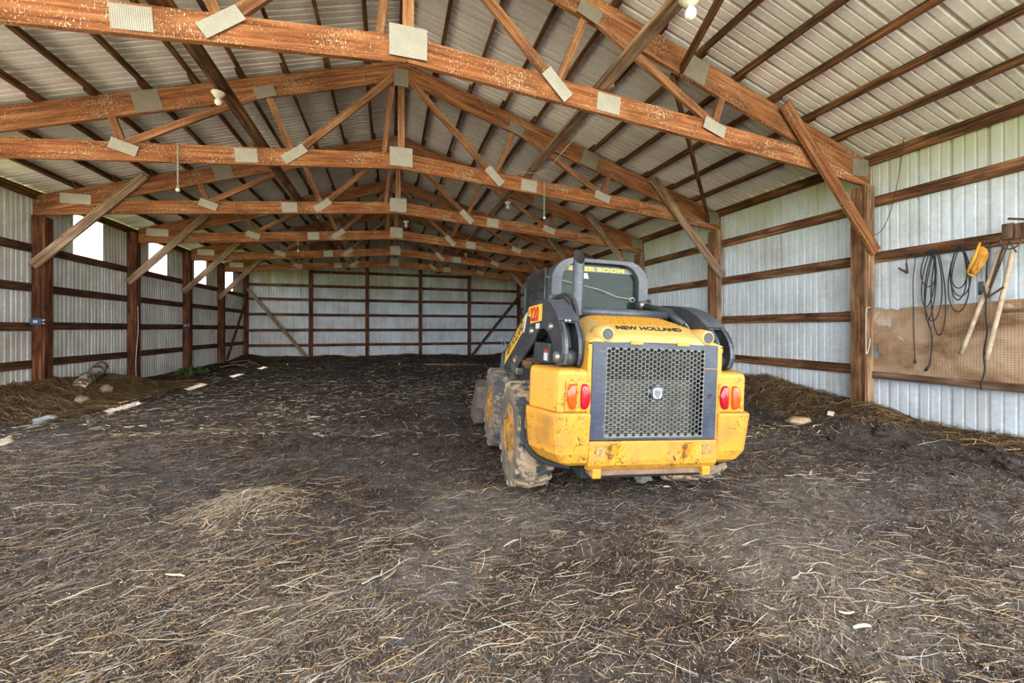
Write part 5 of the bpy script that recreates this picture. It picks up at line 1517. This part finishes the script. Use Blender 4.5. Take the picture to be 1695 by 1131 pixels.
# ---- lift arms
OUT = [(2.38, .70), (2.30, .93), (2.06, 1.01), (1.15, 1.385), (.90, 1.452), (.72, 1.462), (.50, 1.435), (.33, 1.375), (.17, 1.275), (.08, 1.165), (.06, 1.06), (.09, .985), (.16, .955), (.235, .985), (.27, 1.07), (.36, 1.16), (.50, 1.215), (.62, 1.22), (.74, 1.19), (.84, 1.11), (1.30, .92), (1.62, .76), (2.0, .58), (2.25, .56)]
def _sm(pts): return [(p.x, p.y) for p in smooth_path([(a, b, 0) for a, b in pts], 3)]
CREST = _sm(OUT[3:12])
OUT = OUT[:3] + CREST + OUT[12:14] + _sm(OUT[14:20]) + OUT[20:]
N_CREST = 3 + len(CREST)
LOW0 = OUT.index((1.30, .92))
def arm(s):
    xo, xi = s * .635, s * .505
    a = bpy.data.objects.new('lift_arm', None); COL.objects.link(a); a.parent = LO; a.location = (0, 0, 0); a.empty_display_size = .1
    for x, nm, sh in ((xo, 'outer_plate', 0), (xi, 'inner_plate', 0)):
        mb = MB(); lo, hi = (x - .009, x + .009); mb.extrude(OUT, 'x', lo, hi)
        part(mb, nm, M['black'], a, bevel=.003)
    # top band follows the crest
    ib = next(i for i in range(4, N_CREST) if OUT[i][1] < 1.285 and OUT[i][0] < .3)
    band = OUT[1:ib + 1]
    mb = MB(); x0, x1 = sorted((xo + s * .009, xi - s * .009))
    for (ya, za), (yb, zb) in zip(band, band[1:]):
        mb.face([(x0, ya, za + .004), (x1, ya, za + .004), (x1, yb, zb + .004), (x0, yb, zb + .004)], smooth=True)
        mb.face([(x0, ya, za - .012), (x0, yb, zb - .012), (x1, yb, zb - .012), (x1, ya, za - .012)], smooth=True)
    # fork prongs down the back
    for q0, q1 in ((x0, x0 + .038), (x1 - .038, x1)):
        for (ya, za), (yb, zb) in zip(OUT[ib:N_CREST - 1], OUT[ib + 1:N_CREST]):
            mb.face([(q0, ya, za), (q1, ya, za), (q1, yb, zb), (q0, yb, zb)], smooth=False)
    part(mb, 'arm_top_plate', M['grey'], a, fix=False)
    mb = MB()
    for (ya, za), (yb, zb) in zip(OUT[LOW0:], OUT[LOW0 + 1:] + OUT[:1]):
        mb.face([(x0 + .012, ya, za + .012), (x1 - .012, ya, za + .012), (x1 - .012, yb, zb + .012), (x0 + .012, yb, zb + .012)])
    part(mb, 'arm_lower_plate', M['black'], a, fix=False)
    # pins
    for (y, z, r) in ((.165, 1.03, .040), (.90, 1.20, .034), (.33, 1.235, .030)):
        mb = MB(); lo, hi = sorted((xo + s * .035, xi - s * .012)); mb.lathe([(lo, 0), (lo, r * .8), (lo + .008, r), (hi, r), (hi, 0)], 'x', (0, y, z), 20); part(mb, 'pivot_pin', M['steel'], a)
    mb = MB(); mb.lathe([(s * .525, .0), (s * .525, .058), (s * .615, .058), (s * .615, 0)], 'x', (0, .165, 1.03), 24); part(mb, 'link_bushing', M['black'], a)
    return a
al, ar = arm(-1), arm(1)
xs_ = -.635 - .0105
def sidepoly(pts, name, mat, par, x=xs_, th=.0012):
    mb = MB(); mb.extrude(pts, 'x', x - th, x); return part(mb, name, mat, par)
d1 = Vector((0, -(2.02 - 1.17), (1.35 - .985))).normalized()
strip = [(2.10, .955), (1.22, 1.325), (1.17, 1.345), (1.17, 1.235), (2.02, .865), (2.16, .80)]
sidepoly([(2.16, .80), (2.10, .965), (1.16, 1.352), (1.26, 1.19)], 'name_strip', M['txt_yellow'], al)
sidepoly([(1.155, 1.355), (1.08, 1.372), (1.19, 1.19), (1.25, 1.185)], 'grey_flash', M['white_dec'], al)
text_mesh('lettering', 'NEW HOLLAND', .125, M['txt_black'], al, (xs_ - .0018, 2.01, .905), (0, -.925, .38), (0, .38, .925), sx=.92, bold=.003)
sidepoly([(1.02, 1.415), (.60, 1.42), (.60, 1.285), (.97, 1.265)], 'number_backing', M['txt_yellow'], al, xs_)
text_mesh('lettering', 'L', .11, M['txt_yellow'], al, (xs_ - .0022, 1.06, 1.335), (0, -1, 0), (0, 0, 1), shear=.2, sx=1.2, bold=.004)
text_mesh('model_number', '220', .155, M['txt_red'], al, (xs_ - .0026, .985, 1.292), (0, -1, 0), (0, 0, 1), shear=.15, sx=1.18, bold=.007)
sidepoly([(.78, 1.265), (.66, 1.268), (.66, 1.225), (.78, 1.22)], 'small_label', M['white_dec'], al)
mb = MB(); 
for x in (-.598, -.572): mb.lathe([(.0, .010), (-.004, .010), (-.005, 0)], 'y', (x, .155, 1.28), 10)
part(mb, 'rivet', M['chrome'], al)

# lift cylinders
for s in (-1, 1):
    mb = MB(); a, b = Vector((s * .57, .92, 1.185)), Vector((s * .60, 1.60, .90)); mb.tube([a, a.lerp(b, .72)], .042, 16); mb.tube([a.lerp(b, .72), b], .024, 12); mb.tube([a + Vector((0, 0, 0)), a.lerp(b, .05)], .048, 16)
    part(mb, 'lift_cylinder', M['black'])
    mb = MB(); mb.tube([(s * .60, 1.08, 1.07), (s * .63, 1.25, .95), (s * .62, 1.50, .93)], .011, 8); part(mb, 'cylinder_pipe', M['steel'])
    mb = MB(); mb.lathe([(s * .50, .0), (s * .50, .05), (s * .66, .05), (s * .66, 0)], 'x', (0, 1.60, .895), 18); part(mb, 'pivot_pin', M['steel'])
# black box with a label between arm and guard
for s in (-1, 1):
    mb = MB(); x0, x1 = sorted((s * .47, s * .645)); mb.extrude([(.40, .965), (.80, .955), (.83, 1.03), (.80, 1.115), (.38, 1.115)], 'x', x0, x1); bx_ = part(mb, 'tower_box', M['black'], bevel=.01)
    if s < 0:
        mb = MB(); mb.extrude([(.50, 1.065), (.40, 1.065), (.40, 1.045), (.50, 1.045)], 'x', -.6475, -.6462); part(mb, 'label_top', M['txt_red'], bx_)
        mb = MB(); mb.extrude([(.50, 1.043), (.40, 1.043), (.40, .985), (.50, .985)], 'x', -.6475, -.6462); part(mb, 'warning_label', M['white_dec'], bx_)
    mb = MB(); mb.extrude([(.42, .60), (1.9, .60), (1.9, .80), (1.2, .90), (.42, .965)], 'x', *sorted((s * .46, s * .60))); part(mb, 'fender', M['dark'], bevel=.01)
    # foot plate where the cylinder stands
    mb = MB(); mb.beam((s * .60, 1.70, .84), (s * .60, 1.40, .80), .13, .07); part(mb, 'cylinder_foot', M['steel'], bevel=.01)
mb = MB()
for k in range(220):
    x, y = -.55 + RNG.normal(0, .035), 1.15 + RNG.normal(0, .18); z = .90 + abs(RNG.normal(0, .035)); a = RNG.uniform(0, 6.28); l = RNG.uniform(.02, .07)
    mb.tube([(x, y, z), (x + l * math.cos(a), y + l * math.sin(a), z + RNG.normal(0, .02))], .0016, 3, caps=False)
o = part(mb, 'caught_straw', simple('straw_debris', C(150, 116, 76), .9), label='brown straw caught behind the boom'); o['kind'] = 'stuff'
lump('dirt_clump', (-.58, 1.20, .90), (.06, .20, .045), simple('dirt_brown', C(118, 84, 56), .95, var=.4), par=LO, seed=33)
lump('dirt_clump', (-.62, 1.52, .93), (.04, .06, .03), bpy.data.materials['dirt_brown'], par=LO, seed=34)

# hoses by the cab
for k, pts in enumerate(([(-.47, .98, 1.47), (-.44, .80, 1.50), (-.43, .62, 1.46), (-.43, .50, 1.34), (-.46, .44, 1.18), (-.48, .42, 1.05)],
                         [(-.46, .94, 1.44), (-.45, .78, 1.46), (-.45, .66, 1.41), (-.46, .56, 1.28), (-.49, .50, 1.14)],
                         [(-.44, .96, 1.50), (-.41, .76, 1.515), (-.40, .58, 1.46), (-.405, .47, 1.34), (-.43, .41, 1.20), (-.46, .40, 1.06)])):
    mb = MB(); mb.tube(smooth_path(pts), .017, 10); part(mb, 'hydraulic_hose', M['black'])
mb = MB(); mb.tube(smooth_path([(-.575, .30, 1.30), (-.575, .20, 1.20), (-.575, .16, 1.09)]), .013, 8); mb.tube(smooth_path([(-.555, .31, 1.30), (-.555, .22, 1.20), (-.555, .17, 1.09)]), .012, 8); part(mb, 'hydraulic_hose', M['black'])
mb = MB(); mb.box(-.50, .92, 1.40, -.40, .98, 1.53); part(mb, 'hose_bracket', M['black'], bevel=.012)
# other side: tilt cylinder, pins and hoses
mb = MB(); mb.tube([(.40, .93, 1.465), (.47, .62, 1.40), (.50, .44, 1.29)], [.034, .036, .034], 16); mb.tube([(.50, .44, 1.29), (.515, .34, 1.20)], .018, 10); part(mb, 'tilt_cylinder', M['black'])
mb = MB(); mb.lathe([(-.05, 0), (-.05, .032), (-.04, .040), (.035, .040), (.035, 0)], 'x', (.40, .93, 1.475), 20); part(mb, 'pivot_pin', M['steel'])
mb = MB(); mb.lathe([(0, 0), (0, .045), (.014, .045), (.014, 0)], 'x', (.455, .95, 1.49), 20); part(mb, 'bracket_ear', M['black'])
for dx, r in ((.0, .014), (.022, .013), (-.018, .012)):
    mb = MB(); mb.tube(smooth_path([(.47 + dx, .72, 1.42), (.50 + dx, .56, 1.38), (.52 + dx, .40, 1.28), (.525 + dx, .30, 1.16), (.52 + dx, .28, 1.08)]), r, 8); part(mb, 'hydraulic_hose', simple('grey_hose', C(150, 142, 128), .7, var=.25) if 'grey_hose' not in bpy.data.materials else bpy.data.materials['grey_hose'])
# handle on the front, front uprights
mb = MB(); mb.tube(smooth_path([(-.66, 2.16, 1.02), (-.68, 2.20, 1.06), (-.68, 2.05, 1.075), (-.66, 2.00, 1.04)]), .008, 8); part(mb, 'grab_handle', M['steel'])
for s in (-1, 1):
    mb = MB(); x0, x1 = sorted((s * .52, s * .66)); mb.extrude([(2.28, .95), (2.42, .74), (2.50, .40), (2.36, .28), (2.24, .40), (2.2, .62)], 'x', x0, x1); part(mb, 'arm_knee', M['grey'], bevel=.01)
# bucket on the floor ahead
bk = bpy.data.objects.new('bucket', None); COL.objects.link(bk); bk.parent = LO
m_bk = simple('scraped_bucket_steel', C(104, 88, 78), .6, .3, var=.35, nscale=8)
pr = [(2.46, .50), (2.42, .25), (2.46, .06), (2.60, .0), (3.12, -.01), (3.12, .008), (2.62, .02), (2.49, .08), (2.45, .25), (2.49, .49), (2.60, .55), (2.60, .57)]
mb = MB(); mb.extrude(pr, 'x', -.90, .90); part(mb, 'bucket_shell', m_bk, bk)
for s in (-1, 1):
    mb = MB(); mb.extrude([(2.46, .50), (2.60, .56), (3.10, .10), (3.12, .0), (2.60, .0), (2.46, .06), (2.42, .25)], 'x', *sorted((s * .90, s * .915))); part(mb, 'bucket_side', m_bk, bk, bevel=.003)
mb = MB(); mb.box(-.5, 2.30, .12, .5, 2.44, .48); part(mb, 'quick_coupler', M['black'], bk, bevel=.01)
# wire tied across the rear window
mb = MB(); mb.tube([(-.50, 1.05, 1.70), (-.30, .985, 1.655), (.0, .98, 1.60), (.16, .98, 1.545), (.27, .98, 1.535), (.33, .975, 1.54)], .0022, 5)
mb.tube(smooth_path([(.28, .975, 1.535), (.31, .972, 1.505), (.335, .972, 1.525), (.31, .972, 1.55), (.29, .975, 1.53)]), .002, 5); part(mb, 'tie_wire', M['galv'])
